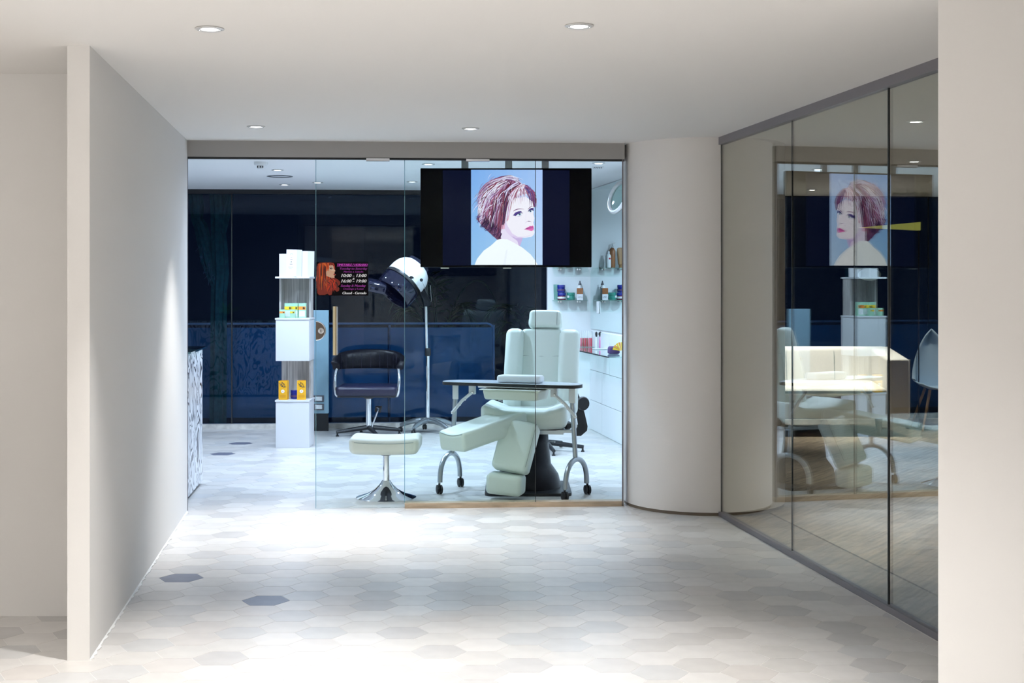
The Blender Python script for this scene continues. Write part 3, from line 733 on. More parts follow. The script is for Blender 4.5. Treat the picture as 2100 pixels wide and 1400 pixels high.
for body, x0, x1, y0, y1, m_, bd in (('TIMETABLE / HORARIO', 780, 1728, 236, 306, 'print_magenta', 2), ('Tuesday to Saturday', 862, 1712, 362, 446, 'print_purple', 2), ('Martes a Sabado', 982, 1592, 466, 522, 'print_purple', 1), ('10:00 - 13:00', 908, 1686, 564, 668, 'print_white', 2), ('&', 1256, 1322, 686, 750, 'print_white', 1), ('16:00 - 19:00', 908, 1686, 742, 840, 'print_white', 2), ('Sunday & Monday', 890, 1668, 904, 1000, 'print_purple', 2), ('Domingo y Lunes', 975, 1602, 1014, 1090, 'print_purple', 1), ('Closed - Cerrado', 942, 1682, 1138, 1216, 'print_white', 2)):
    lettering(body, pst, x0, x1, y0, y1, m_, po, bold=bd)
obj('underline', MB().add([pst(776, 314, .0032), pst(776, 325, .0032), pst(1722, 325, .0032), pst(1722, 314, .0032)], [(0, 1, 2, 3)]), 'print_magenta', po, smooth=0)

# ------------------------------------------------------------------ zebra counter
CD = Vector((-.1050, .9945)); c0 = Vector((-2.365, 9.74)); c1 = Vector((-2.468, 10.69)); cn = Vector((-.9945, -.1050))
ct = thing('reception_counter', 'black and white veined reception counter with a glass top by the partition', 'counter', (c1.x, c1.y, 0))
body = [tuple(c0), tuple(c1), tuple(c1+cn*1.45), tuple(c0+cn*1.45)]
obj('plinth', MB().prism([tuple(c0+cn*.02), tuple(c1+cn*.02), tuple(c1+cn*1.42), tuple(c0+cn*1.42)], 0, .03), 'black_plastic', ct, smooth=0)
obj('body', MB().prism(body, .03, 1.075), 'zebra', ct, smooth=0)
obj('glass_top', MB().prism([tuple(c0-cn*.035-CD*.02), tuple(c1-cn*.035+CD*.035), tuple(c1+cn*1.48+CD*.035), tuple(c0+cn*1.48-CD*.02)], 1.085, 1.097), 'shelf_glass', ct, smooth=0)
for (i, j) in ((.1, .1), (.1, .85), (1.3, .1), (1.3, .85)):
    q = c0+cn*i+CD*j; obj('spacer', MB().tube([(q.x, q.y, 1.075), (q.x, q.y, 1.086)], .015, 10), 'steel', ct)
# plant on the hidden half of the counter
q = c1+cn*.95-CD*.25
pl = thing('bowl_plant', 'green leafy plant in a black bowl on the reception counter', 'plant', (q.x, q.y, 1.098))
obj('bowl', MB().lathe((q.x, q.y, 1.098), [(.05, 0), (.10, .03), (.12, .07), (.11, .07), (.09, .04), (0, .03)], 24), 'pot_black', pl)
for k in range(14):
    a = k*2.4; r_ = .05+.05*(k % 3)
    tip = Vector((q.x+math.cos(a)*r_*1.6, q.y+math.sin(a)*r_*1.6, 1.098+.16+.03*(k % 4))); bs = Vector((q.x+math.cos(a)*.02, q.y+math.sin(a)*.02, 1.13))
    sd = (tip-bs).cross(Vector((0, 0, 1))).normalized()*.022; md = bs.lerp(tip, .55)+Vector((0, 0, .02))
    obj('leaf', MB().add([bs, md-sd, tip, md+sd, md+Vector((0, 0, .008))], [(0, 1, 4), (1, 2, 4), (2, 3, 4), (3, 0, 4)]), 'plant_green', pl, smooth=0)

# ------------------------------------------------------------------ display tower
TWx, TWy = at(599.5, 0, 13.05).x, 13.05
tw = thing('display_tower', 'narrow white display tower with grey wood niches left of the glass door', 'display stand', (TWx, TWy, 0))
W_ = .325; D_ = .34; yc = TWy+D_/2
obj('lower_box', MB().rbox((TWx, yc, .223), (W_, D_, .446), .003, cuts=0), 'white_lacquer', tw)
obj('lower_shelf', MB().rbox((TWx, yc-.003, .456), (W_+.012, D_+.01, .018), .003, cuts=0), 'white_lacquer', tw)
obj('back_board', MB().box((TWx, yc+D_/2-.02, .655), (W_-.01, .02, .38)), 'veneer', tw, smooth=0)
obj('side_board', MB().box((TWx+W_/2-.02, yc+.10, .655), (.02, D_-.20, .38)), 'veneer', tw, smooth=0)
obj('middle_box', MB().rbox((TWx, yc, 1.045), (W_, D_, .40), .003, cuts=0), 'white_lacquer', tw)
obj('middle_shelf', MB().rbox((TWx, yc-.003, 1.254), (W_+.012, D_+.01, .018), .003, cuts=0), 'white_lacquer', tw)
obj('back_board', MB().box((TWx, yc+D_/2-.02, 1.455), (W_-.01, .02, .385)), 'veneer', tw, smooth=0)
for s in (-1, 1): obj('side_board', MB().box((TWx+s*(W_/2-.015), yc+.08, 1.455), (.02, D_-.18, .385)), 'veneer', tw, smooth=0)
obj('top_shelf', MB().rbox((TWx, yc-.003, 1.657), (W_+.008, D_+.01, .018), .003, cuts=0), 'white_lacquer', tw)
def carton(x, y, z, sx, sy, sz, rz, label, m_='carton_white', name='carton', cat='box', group=None, lean=0.):
    t = thing(name, label, cat, (x, y, z), group)
    Rm = Matrix.Rotation(rz, 3, 'Z') @ Matrix.Rotation(lean, 3, 'Y')
    c = Vector((x, y, z))+Rm @ Vector((0, 0, sz/2))
    if lean: c.z += abs(math.sin(lean))*sx/2
    obj('body', MB().box(c, (sx, sy, sz), mtx=Rm), m_, t, smooth=0)
    def face(u, v, d): return c+Rm @ Vector((-sx/2+sx*u, -sy/2-d, sz/2-sz*v))
    return t, face
ZT = 1.666
carton(TWx-.095, yc+.02, ZT, .10, .11, .225, -.15, 'pale blue shaded carton at the left of the tower top', group='cartons on the display tower')
t, fc = carton(TWx+.005, yc-.12, ZT, .115, .10, .262, -.38, 'tall white carton with a small vertical print, middle of the tower top', group='cartons on the display tower', lean=.03)
def bar(u0, v0, u1, v1): return MB().add([fc(u0, v0, .0012), fc(u0, v1, .0012), fc(u1, v1, .0012), fc(u1, v0, .0012)], [(0, 1, 2, 3)])
for u0, v0, u1, v1 in ((.40, .15, .62, .16), (.40, .15, .42, .21), (.60, .15, .62, .21), (.42, .29, .58, .30), (.38, .355, .62, .367), (.48, .43, .53, .48), (.40, .42, .41, .50), (.36, .535, .62, .548), (.22, .655, .70, .662), (.30, .70, .58, .706)):
    obj('print_mark', bar(u0, v0, u1, v1), 'ink', t, smooth=0)
carton(TWx+.128, yc-.05, ZT, .085, .10, .25, -.55, 'white carton standing at the right of the tower top', group='cartons on the display tower', lean=.02)
# mint boxes in the upper niche
def mint(x, y, sx, sz, label, band, rz=0.):
    t, fc = carton(x, y, 1.2635, sx, .06, sz, rz, label, 'carton_mint', 'product_box', 'box', 'mint product boxes on the display tower')
    obj('colour_band', MB().add([fc(0, .22, .001), fc(0, .44, .001), fc(1, .44, .001), fc(1, .22, .001)], [(0, 1, 2, 3)]), band, t, smooth=0)
    for k in range(3): obj('print_mark', MB().add([fc(.62+.1*k, .24+.03*k, .002), fc(.60+.1*k, .40, .002), fc(.68+.1*k, .42, .002), fc(.70+.1*k, .26, .002)], [(0, 1, 2, 3)]), 'ink', t, smooth=0)
    obj('white_panel', MB().add([fc(.08, .52, .001), fc(.08, .92, .001), fc(.92, .92, .001), fc(.92, .52, .001)], [(0, 1, 2, 3)]), 'carton_white' if sz > .13 else 'carton_mint', t, smooth=0)
mint(TWx-.052, yc-.06, .075, .142, 'tall mint box with a yellow orange band left of centre in the tower niche', 'carton_yellow')
mint(TWx+.010, yc-.05, .058, .142, 'tall mint box with a lemon band in the centre of the tower niche', 'carton_yellow')
mint(TWx+.082, yc-.06, .07, .142, 'tall mint box with an orange band at the right of the tower niche', 'carton_orange')
mint(TWx-.105, yc-.14, .05, .082, 'small mint box at the front left of the tower niche', 'carton_orange', .2)
mint(TWx+.000, yc-.14, .045, .082, 'small mint box in front of the tall boxes in the tower niche', 'carton_yellow')
# gold boxes in the lower niche
def gold(x, label, rz):
    t, fc = carton(x, yc-.12, .4655, .085, .062, .185, rz, label, 'gold_box', 'gold_box', 'box', 'gold boxes in the lower niche')
    Rm = Matrix.Rotation(rz, 3, 'Z')
    obj('top_flap', MB().box(Vector((x, yc-.12, .4655+.1865))+Rm @ Vector((.004, .01, 0)), (.07, .04, .003), rz), 'gold_side', t, smooth=0)
    for cu in ([(.12, .08), (.30, .32), (.55, .05), (.35, .02)], [(.30, .12), (.45, .40), (.75, .12), (.45, .06)], [(.35, .20), (.60, .42), (.92, .32), (.62, .10)], [(.2, .22), (.5, .34), (.88, .30)]):
        obj('scroll_print', MB().tube([fc(u, v*.9+.04, .001) for u, v in [(p.x, p.y) for p in bez([(*c, 0) for c in cu], 12)]], .0022, 6), 'ink', t)
    obj('oval_print', MB().add([fc(.5+.2*math.cos(k*.4189), .55+.085*math.sin(k*.4189), .0012) for k in range(15)], [tuple(range(15))]), 'print_white', t, smooth=0)
    lettering('A', lambda a, b, d: fc(.40+a*.2, .49+b*.12, d), 0, 1, 0, 1, 'gold_side', t, shear=.1, d=.0022)
    for k in range(4): obj('text_print', MB().add([fc(.15, .74+.04*k, .0012), fc(.15, .752+.04*k, .0012), fc(.85, .752+.04*k, .0012), fc(.85, .74+.04*k, .0012)], [(0, 1, 2, 3)]), 'gold_side', t, smooth=0)
gold(TWx-.092, 'gold box with black scrolls at the left of the lower niche', -.12)
gold(TWx+.082, 'gold box with black scrolls at the right of the lower niche', .12)
def jar(x, y, z, r, h, label, body, lid, band=None, name='cosmetic_jar', group=None):
    t = thing(name, label, 'jar', (x, y, z), group)
    obj('body', MB().lathe((x, y, z), [(r*.8, 0), (r*.98, h*.08), (r, h*.3), (r*.96, h*.52), (r*.86, h*.58)], 24), body, t)
    obj('lid', MB().lathe((x, y, z), [(r*.9, h*.58), (r*.97, h*.6), (r*.97, h*.95), (r*.9, h), (0, h)], 24), lid, t)
    if band: obj('label_band', MB().lathe((x, y, z), [(r*1.004, h*.2), (r*1.006, h*.3), (r*.995, h*.45)], 24), band, t)
    return t
jar(TWx-.004, yc-.02, .4655, .038, .085, 'dark blue jar between the two gold boxes', 'blue_jar', 'blue_jar', 'violet_cloth')

# ------------------------------------------------------------------ socket panel beside the tower
p = at(648, 0, 14.55)
t = thing('socket_panel', 'upright service panel coloured like a dim reflection with two sockets behind the display tower', 'panel', (p.x, 14.55, 0))
obj('plinth', MB().box((p.x, 14.58, .095), (.26, .05, .19)), 'black_plastic', t, smooth=0)
obj('board', MB().rbox((p.x, 14.58, .75), (.27, .06, 1.12), .006, cuts=0), 'panel_dimmed', t)
for z, n_ in ((.352, 2), (.262, 2)):
    pl_ = obj('socket_plate', MB().rbox((p.x+.03, 14.545, z), (.115, .012, .07), .005, cuts=0), 'socket_plate', t)
    obj('socket_insert', MB().box((p.x+.03, 14.538, z), (.075, .006, .045)), 'white_plastic', pl_, smooth=0)

# ------------------------------------------------------------------ casters
def caster(x, y, parent, r=.03, name='caster', m_='black_rubber'):
    mb = MB(); 
    for s in (-1, 1): mb.lathe((x+s*.012, y, r), [(0, -.009), (r*.8, -.009), (r, -.006), (r, .006), (r*.8, .009), (0, .009)], 18, frame((1, .35, 0), (0, 0, 1)))
    o = obj(name, mb, m_, parent)
    obj('fork', MB().tube([(x, y, r*1.1), (x, y, r*2.35)], .009, 8), 'black_plastic', o)
    return o

# ------------------------------------------------------------------ ottoman
ox, oy = at(792, 0, 10.0).x, 10.0
t = thing('footstool', 'cream padded footstool on a chrome trumpet base', 'stool', (ox, oy, 0))
obj('base', MB().lathe((ox, oy, 0), [(.224, 0), (.224, .006), (.205, .014), (.14, .034), (.085, .065), (.05, .10), (.034, .125), (.030, .13)], 48), 'chrome', t, smooth=50)
obj('post', MB().tube([(ox, oy, .12), (ox, oy, .34)], .025, 20), 'chrome', t)
obj('collar', MB().lathe((ox, oy, .315), [(.03, 0), (.055, .01), (.12, .02), (.12, .026), (0, .026)], 20), 'black_plastic', t)
def saddle(p): return Vector((p.x*(1+.02*(p.z/.06)), p.y, p.z+.22*p.x*p.x*(1 if p.z > 0 else .4)-.004+.01*math.cos(p.y*8)*(p.z > 0)))
cu = obj('cushion', MB().rbox((ox, oy, .40), (.515, .40, .115), .042, seg=4, cuts=8, fn=saddle), 'cream_leather', t, smooth=60)
obj('seam', MB().tube([Vector((ox, oy, .40))+saddle(Vector((x/10*.215, -.2015+.0025, .028))) for x in range(-10, 11)], .0022, 5), 'stitch', cu)

# ------------------------------------------------------------------ treatment chair
t = thing('treatment_chair', 'pale mint reclining pedicure chair with split leg rests and headrest', 'chair', (.13, 10.4, 0))
def rrect(x0, x1, y0, y1, r, n=6):
    out = []
    for cx, cy, a in ((x1-r, y1-r, 0), (x0+r, y1-r, 90), (x0+r, y0+r, 180), (x1-r, y0+r, 270)):
        out += [(cx+r*math.cos(math.radians(a+90*k/n)), cy+r*math.sin(math.radians(a+90*k/n))) for k in range(n+1)]
    return out
obj('base_plate', MB().prism(rrect(-.205, .45, 10.06, 10.72, .06), 0, .022), 'black_plastic', t)
def bellp(z, a):
    return a
obj('base_cover', MB().lathe((.125, 10.42, .022), [(.255, 0), (.25, .04), (.235, .10), (.20, .15), (.178, .18), (.172, .24), (.16, .33), (.155, .42), (.12, .44), (0, .44)], 32), 'black_leather', t, smooth=60)
obj('seat_frame', MB().box((.17, 10.45, .465), (.50, .48, .03), -.12).box((.40, 10.2, .475), (.12, .06, .02), -.1), 'grey_metal', t, smooth=0)
lv = obj('release_lever', MB().tube([at(1122, 905, 10.25), at(1132, 905, 10.22), at(1138, 906, 10.2)], .005, 8), 'steel', t)
obj('knob', MB().lathe(at(1138, 906, 10.2), [(0, -.028), (.012, -.02), (.014, 0), (.012, .02), (0, .028)], 12, frame((1, 0, 0))), 'black_plastic', lv)
# seat
def seatf(p):
    e = max(0, abs(p.x)-.16)
    return Vector((p.x, p.y, p.z+(.30*e if p.z > 0 else .08*e)-(.01*math.cos(p.x*6) if p.z > 0 else 0)))
se = obj('seat', MB().rbox((.115, 10.46, .555), (.66, .58, .145), .05, rz=-.10, seg=4, cuts=8, fn=seatf), 'mint_leather', t, smooth=60)
# backrest: centre panel with two bolsters and a headrest, leaning back
bz = Vector((.05, .30, 1)).normalized(); Rb = frame(bz, (1, -.12, 0))
bc = Vector((.235, 10.86, .885))
ba = obj('backrest', MB().rbox(bc, (.34, .11, .70), .035, mtx=Rb, seg=3, cuts=4, fn=lambda p: Vector((p.x, p.y+(.25*p.x*p.x if p.y < 0 else 0), p.z))), 'mint_leather', t, smooth=60)
def taper(p, s): return Vector((p.x+s*.0*p.z, p.y-.05*(1-((p.z)/.35)**2)*.6-.015, p.z))
for s, wd in ((-1, .145), (1, .165)):
    bo = obj('side_bolster', MB().rbox(bc+Rb @ Vector((s*(.17+wd/2-.025), -.022, -.01)), (wd, .15, .70), .055, mtx=Rb, seg=4, cuts=5, fn=lambda p: taper(p, 1)), 'mint_leather', t, smooth=60)
    obj('seam', MB().tube([bc+Rb @ Vector((s*.152, -.066, -.33+.065*k)) for k in range(11)], .002, 5), 'stitch', bo)
obj('seam', MB().tube([bc+Rb @ Vector((-.15+.03*k, -.0535+.0045*abs(k-5)/5, .12-.006*math.cos((k-5)*.3))) for k in range(11)], .0022, 5), 'stitch', ba)
hc = bc+Rb @ Vector((.022, -.02, .432))
he = obj('headrest', MB().rbox(hc, (.265, .12, .145), .035, mtx=Rb, seg=4, cuts=3, fn=lambda p: Vector((p.x*(1+.03*(p.z < 0)), p.y, p.z+.25*p.x*p.x*(-1)))), 'mint_leather', t, smooth=60)
obj('seam', MB().tube([hc+Rb @ Vector((.098, -.0605, -.06+.012*k)) for k in range(10)], .0018, 5), 'stitch', he)
# horizontal leg rest, towards the left foreground
p0, p1 = Vector((-.015, 10.22, .545)), Vector((-.372, 9.80, .462))
dl = (p1-p0).normalized(); Rl = frame(Vector((0, 0, 1))-dl*dl.z, dl)
ln = (p1-p0).length
def legf(p): return Vector((p.x, p.y*(1-.06*(p.x/.3)), p.z-(.03*math.cos(p.y*10)*(p.z > 0))+.02*(p.z > 0)))
le = obj('leg_rest', MB().rbox((p0+p1)/2+dl*.03, (ln+.16, .27, .14), .03, mtx=Rl, seg=3, cuts=8, fn=legf), 'mint_leather', t, smooth=60)
obj('seam', MB().tube([(p0+p1)/2+dl*.03+Rl @ (legf(Vector((ln/2+.075, -.125+.025*k, .058)))+Vector((0, 0, .0015))) for k in range(11)], .002, 5), 'stitch', le)
# hanging leg rest and foot pad
pt, pb = Vector((.075, 10.06, .545), ), Vector((-.015, 9.93, .215))
dv = (pt-pb).normalized(); Rv = frame(dv, (1, -.28, 0)); lv_ = (pt-pb).length
ld = obj('leg_rest', MB().rbox((pt+pb)/2, (.285, .12, lv_+.02), .035, mtx=Rv, seg=3, cuts=7, fn=lambda p: Vector((p.x*(1+.05*p.z), p.y-.012*math.cos(p.x*9)*(p.y < 0)+.6*p.x*p.x*(p.y < 0)*.3, p.z-.35*p.x*p.x*(p.z > .1)))), 'mint_leather', t, smooth=60)
obj('seam', MB().tube([(pt+pb)/2+Rv @ Vector((.128, -.055, -lv_/2+.03+lv_*.92*k/8)) for k in range(9)], .0018, 5), 'stitch', ld)
Rf = frame(Vector((.06, -.32, .95)), (1, -.25, .0))
fp = obj('foot_pad', MB().rbox((-.045, 9.95, .112), (.275, .16, .155), .035, mtx=frame(Vector((.05, -.05, 1)), (1, -.3, -.12)), seg=3, cuts=4), 'mint_leather', t, smooth=60)
obj('hinge', MB().tube([(-.02, 10.06, .24), (-.02, 10.02, .10)], .02, 8), 'black_plastic', t)
# black side cover, arm bar and knobs on the right
z6 = lambda x, y, Y: at(880+x/4.911, 760+y/4.911, Y)
obj('side_cover', MB().extr([z6(x, y, 10.95) for x, y in ((1445, 205), (1500, 222), (1530, 300), (1570, 440), (1597, 560), (1590, 604), (1530, 656), (1455, 658), (1440, 560), (1500, 545), (1480, 420), (1430, 300))], (0, .05, 0)), 'black_plastic', t)
obj('knob', MB().lathe(z6(1548, 330, 10.93), [(0, -.01), (.055, -.01), (.058, .0), (.05, .02), (0, .022)], 18, frame((.3, -1, 0))), 'black_rubber', t)
obj('arm_bar', MB().tube([z6(1270, 228, 10.75), z6(1440, 232, 10.85)], .022, 8), 'black_plastic', t)
obj('arm_bar', MB().tube([z6(690, 320, 10.75), z6(790, 345, 10.75)], .024, 8), 'black_plastic', t)
obj('cable', MB().tube([z6(1470, 590, 10.7), z6(1486, 560, 10.68), z6(1478, 500, 10.66), z6(1440, 470, 10.66)], .006, 6), 'white_plastic', t)
obj('hinge_cap', MB().lathe(z6(1388, 548, 10.3), [(0, 0), (.03, 0), (.034, .02), (.02, .05), (0, .05)], 14, frame((.3, -1, 0))), 'black_rubber', t)

# ------------------------------------------------------------------ manicure table
U, V_ = Vector((.927, -.375, 0)), Vector((.375, .927, 0)); tc_ = Vector((-.005, 10.19, 0)); TZ = .845
t = thing('manicure_table', 'folding manicure table with a half oval top, arched steel legs and casters', 'table', tc_)
el = []
for k in range(56):
    a = 2*math.pi*k/56; c_, s_ = math.cos(a), math.sin(a)
    el.append(tc_+U*(.56*math.copysign(abs(c_)**.75, c_))+V_*(.20*math.copysign(abs(s_)**.75, s_)+.09*(1-c_*c_)*(1 if s_ < 0 else 0)))
obj('top_edge', MB().prism([(p.x, p.y) for p in el], TZ-.026, TZ-.003), 'black_rubber', t, smooth=50)
obj('table_top', MB().prism([(tc_.x+(p.x-tc_.x)*.992, tc_.y+(p.y-tc_.y)*.992) for p in el], TZ-.003, TZ), 'laminate', t, smooth=50)
legs = []
for s, foot_a, foot_b, lx in ((-1, Vector((-.552, 10.19, 0)), Vector((-.405, 10.55, 0)), Vector((-.462, 10.38, 0))), (1, Vector((.388, 9.85, 0)), Vector((.572, 10.18, 0)), Vector((.474, 10.01, 0)))):
    top = lx.copy(); top.z = TZ-.05; top -= U*s*.03
    jn = lx.copy(); jn.z = .285
    lg = obj('leg', MB().tube([top, jn], .0185, 14), 'grey_metal', t)
    pts = []
    for k in range(25):
        a = math.pi*k/24; m_ = (foot_a+foot_b)/2; h = (foot_b-foot_a)/2
        pts.append(m_-h*math.cos(a)*(.94)+Vector((0, 0, .085+.20*math.sin(a)**.8)))
    obj('arch', MB().tube(pts, .0195, 14), 'grey_metal', lg)
    caster(foot_a.x, foot_a.y, t, .034); caster(foot_b.x, foot_b.y, t, .034)
    for f_ in (foot_a, foot_b): obj('caster_stem', MB().tube([(f_.x, f_.y, .06), (f_.x, f_.y, .09)], .008, 8), 'grey_metal', t)
    obj('hinge_plate', MB().rbox(top-Vector((0, .024, .03))+U*s*.002, (.05, .006, .12), .0028, rz=-.38, cuts=0), 'white_plastic', t)
    q_ = top-U*s*.14-Vector((0, .02, 0))
    obj('hinge_plate', MB().rbox(q_-Vector((0, 0, .01)), (.05, .03, .075), .003, rz=-.38, cuts=0), 'white_plastic', t)
    e_ = lx.copy(); e_.z = .60; e_ -= Vector((0, .026, 0))
    br = obj('brace', MB().tube([q_-Vector((0, .02, .03)), q_.lerp(e_, .5)-Vector((0, .014, .0)), e_], .0125, 6), 'white_plastic', t)
    for w_ in (0, .35, .6, 1): 
        c_ = (q_-Vector((0, .02, .03))).lerp(e_, w_)
        obj('rivet', MB().lathe(c_-Vector((0, .012, 0)), [(.008, 0), (.006, .004), (0, .005)], 10, RY), 'steel', br)
tc2 = tc_+U*.0-V_*.04
Rt = Matrix.Rotation(-.384, 3, 'Z')
dr = obj('drawer_tray', MB().rbox(Vector((.03, 10.14, TZ-.085)), (.44, .24, .075), .018, rz=-.384, seg=3, cuts=0, fn=lambda p: Vector((p.x*(1+.9*p.z), p.y*(1+.9*p.z), p.z))), 'tray', t)
obj('rim', MB().rbox(Vector((.03, 10.14, TZ-.047)), (.49, .28, .008), .003, rz=-.384, cuts=0), 'tray', dr)
obj('rail', MB().rbox(Vector((.03, 10.14, TZ-.034)), (.62, .02, .018), .003, rz=-.384, cuts=0), 'steel', t)
pdn = obj('arm_cushion', MB().rbox((.065, 10.18, TZ+.029), (.345, .13, .056), .02, rz=-.30, seg=3, cuts=3), 'white_plastic', smooth=60, loc=(.065, 10.18, TZ))
tag(pdn, 'slim white arm cushion lying on the manicure table', 'cushion')

# ------------------------------------------------------------------ black styling chair
sx_, sy_ = at(756, 0, 14.15).x, 14.15
def star_base(t, x, y, n, r, a0, feet=True, m_='black_plastic'):
    for k in range(n):
        a = a0+2*math.pi*k/n; d = Vector((math.cos(a), math.sin(a), 0)); c = Vector((x, y, 0))
        lg = obj('base_arm', MB().tube([c+Vector((0, 0, .085)), c+d*r*.5+Vector((0, 0, .065)), c+d*r+Vector((0, 0, .045))], [.026, .023, .017], 8), m_, t)
        obj('glide', MB().lathe(c+d*(r-.01), [(.016, 0), (.018, .008), (.01, .012), (.008, .04)], 12), 'black_rubber', lg)
t = thing('styling_chair', 'black leather barrel back styling chair with chrome arms on a star base', 'chair', (sx_, sy_, 0))
star_base(t, sx_, sy_, 4, .345, math.radians(20))
obj('column', MB().tube([(sx_, sy_, .07), (sx_, sy_, .40)], .031, 20), 'chrome', t)
obj('column_cap', MB().lathe((sx_, sy_, .385), [(.035, 0), (.06, .01), (.06, .03), (0, .03)], 20), 'black_plastic', t)
obj('seat_pan', MB().rbox((sx_, sy_-.02, .425), (.60, .46, .02), .006, cuts=0), 'black_plastic', t)
st = obj('seat', MB().rbox((sx_, sy_-.02, .478), (.635, .50, .105), .04, seg=4, cuts=8, fn=lambda p: Vector((p.x, p.y, p.z+.012*math.cos(p.x*5)*math.cos(p.y*6)*(p.z > 0)))), 'navy_leather', t, smooth=60)
for k in range(5): obj('tuft_seam', MB().tube([(sx_-.24+.12*k, sy_-.268, .452), (sx_-.24+.12*k, sy_-.268, .505), (sx_-.24+.12*k, sy_-.24, .53)], .0022, 5), 'black_plastic', st)
# barrel back
bk = MB(); NA, NP = 30, 14; vs = []
for i in range(NA+1):
    a = math.radians(-96+192*i/NA); e = abs(i/NA*2-1)
    ri = .30; hh = .042+.062*(1-e**2.4); zc = .69+hh; th = .032+.004*math.cos(i*2.1)
    for k in range(NP):
        b = 2*math.pi*k/NP; cb, sb = math.cos(b), math.sin(b)
        rr_ = ri+th*math.copysign(abs(cb)**.6, cb)+.03*(sb > 0)*sb; zz = zc+hh*math.copysign(abs(sb)**.7, sb)
        vs.append((sx_+rr_*1.12*math.sin(a), sy_-.02+rr_*.86*math.cos(a), zz))
fs = [(i*NP+k, i*NP+(k+1) % NP, (i+1)*NP+(k+1) % NP, (i+1)*NP+k) for i in range(NA) for k in range(NP)]+[tuple(range(NP))[::-1], tuple(range(NA*NP, NA*NP+NP))]
bko = obj('backrest', bk.add(vs, fs), 'black_leather', t, smooth=70)
for i in range(3, 28, 3):
    a = math.radians(-96+192*i/NA)
    obj('tuft_seam', MB().tube([(sx_+.266*1.12*math.sin(a), sy_-.02+.266*.86*math.cos(a), .70+.03*k) for k in range(6)], .002, 5), 'navy_leather', bko)
for s in (-1, 1):
    x = sx_+s*.322
    obj('arm_tube', MB().tube(bez([(x, sy_-.10, .70), (x+s*.02, sy_-.16, .66), (x+s*.015, sy_-.20, .45), (x-s*.01, sy_-.16, .43)], 10)+bez([(x-s*.02, sy_-.12, .425), (x-s*.1, sy_, .42)], 3), .017, 10), 'chrome', t)
obj('pump_lever', MB().tube([(sx_+.04, sy_-.06, .09), (sx_+.10, sy_-.10, .25), (sx_+.13, sy_-.10, .29), (sx_+.09, sy_-.08, .30)], .008, 8), 'chrome', t)
obj('lever_grip', MB().tube([(sx_+.085, sy_-.08, .255), (sx_+.09, sy_-.08, .305), (sx_+.14, sy_-.10, .31), (sx_+.125, sy_-.105, .25)], .014, 8), 'black_rubber', t)

# ------------------------------------------------------------------ hood dryer
hx_, hy_ = -.906, 14.42
t = thing('hood_dryer', 'white hood hair dryer with dark visor on a chrome stand', 'hair dryer', (hx_, hy_, 0))
for k in range(5):
    a = math.radians(100+72*k); d = Vector((math.cos(a), math.sin(a), 0)); c = Vector((hx_, hy_, 0))
    lg = obj('base_arm', MB().tube(bez([c+Vector((0, 0, .13)), c+d*.16+Vector((0, 0, .14)), c+d*.30+Vector((0, 0, .07))], 8), [.035, .034, .033, .031, .029, .027, .026, .024, .022], 10), 'grey_metal' if k else 'grey_metal', t)
    caster(hx_+d.x*.30, hy_+d.y*.30, t, .026)
obj('pole', MB().tube([(hx_, hy_, .13), (hx_, hy_, .86)], .022, 16), 'chrome', t)
obj('pole', MB().tube([(hx_-.01, hy_, .84), (hx_-.02, hy_, 1.36)], .016, 16), 'chrome', t)
obj('collar', MB().lathe((hx_, hy_, .82), [(.03, 0), (.034, .01), (.034, .07), (.028, .085), (.0, .085)], 18), 'black_plastic', t)
z3 = lambda x, y, Y: at(740+x/9.333, 510+y/9.333, Y)
obj('yoke', MB().extr([z3(x, y, 13.955+.40*max(0, (x-1100)/240)) for x, y in ((925, 545), (950, 520), (985, 525), (1180, 700), (1255, 860), (1330, 1010), (1345, 1060), (1290, 1105), (1215, 1105), (1190, 960), (1120, 780), (935, 580))], (0, .045, 0)), 'black_plastic', t)
obj('hook_wire', MB().tube([z3(1165, 600, 13.98), z3(1330, 1020, 14.28), z3(1350, 1000, 14.30), z3(1330, 700, 14.33)], .003, 5), 'steel', t)
ax = Vector((.60, .38, .70)).normalized(); Rh = frame(ax, (.75, -.2, -.6)); hcn = z3(880, 560, 14.18)
RIM = .218
sh_ = obj('shell', MB().lathe(hcn, [(RIM, -.06), (RIM, -.02), (RIM*.985, .04), (RIM*.93, .09), (RIM*.80, .14), (RIM*.62, .172), (RIM*.40, .186), (0, .19)], 40, Rh), 'white_plastic', t, smooth=50)
obj('cap_dome', MB().lathe(hcn, [(RIM*.66, .165), (RIM*.64, .20), (RIM*.52, .215), (0, .222)], 30, Rh), 'visor_glass', sh_, smooth=50)
obj('rim_band', MB().lathe(hcn, [(RIM+.004, -.085), (RIM+.006, -.06), (RIM+.002, -.05), (RIM-.02, -.055), (RIM-.022, -.085)], 40, Rh), 'black_plastic', sh_, smooth=50)
obj('visor', MB().lathe(hcn, [(RIM-.006, -.08), (RIM*1.0, -.16), (RIM*.97, -.235), (RIM*.93, -.245), (RIM*.90, -.235), (RIM*.94, -.16), (RIM-.018, -.085)], 40, Rh), 'visor_glass', t, smooth=50)
fl_ = z3(300, 690, 14.02)
obj('visor_flap', MB().rbox(fl_, (.20, .26, .10), .02, mtx=frame((.25, -.15, 1), (.92, .1, .26)), seg=3, cuts=3, fn=lambda p: Vector((p.x, p.y, p.z-1.2*p.y*p.y))), 'visor_glass', t, smooth=50)
obj('bolt', MB().lathe(z3(1160, 597, 13.99), [(.017, 0), (.017, .012), (.008, .014), (0, .014)], 14, RY), 'black_plastic', t)

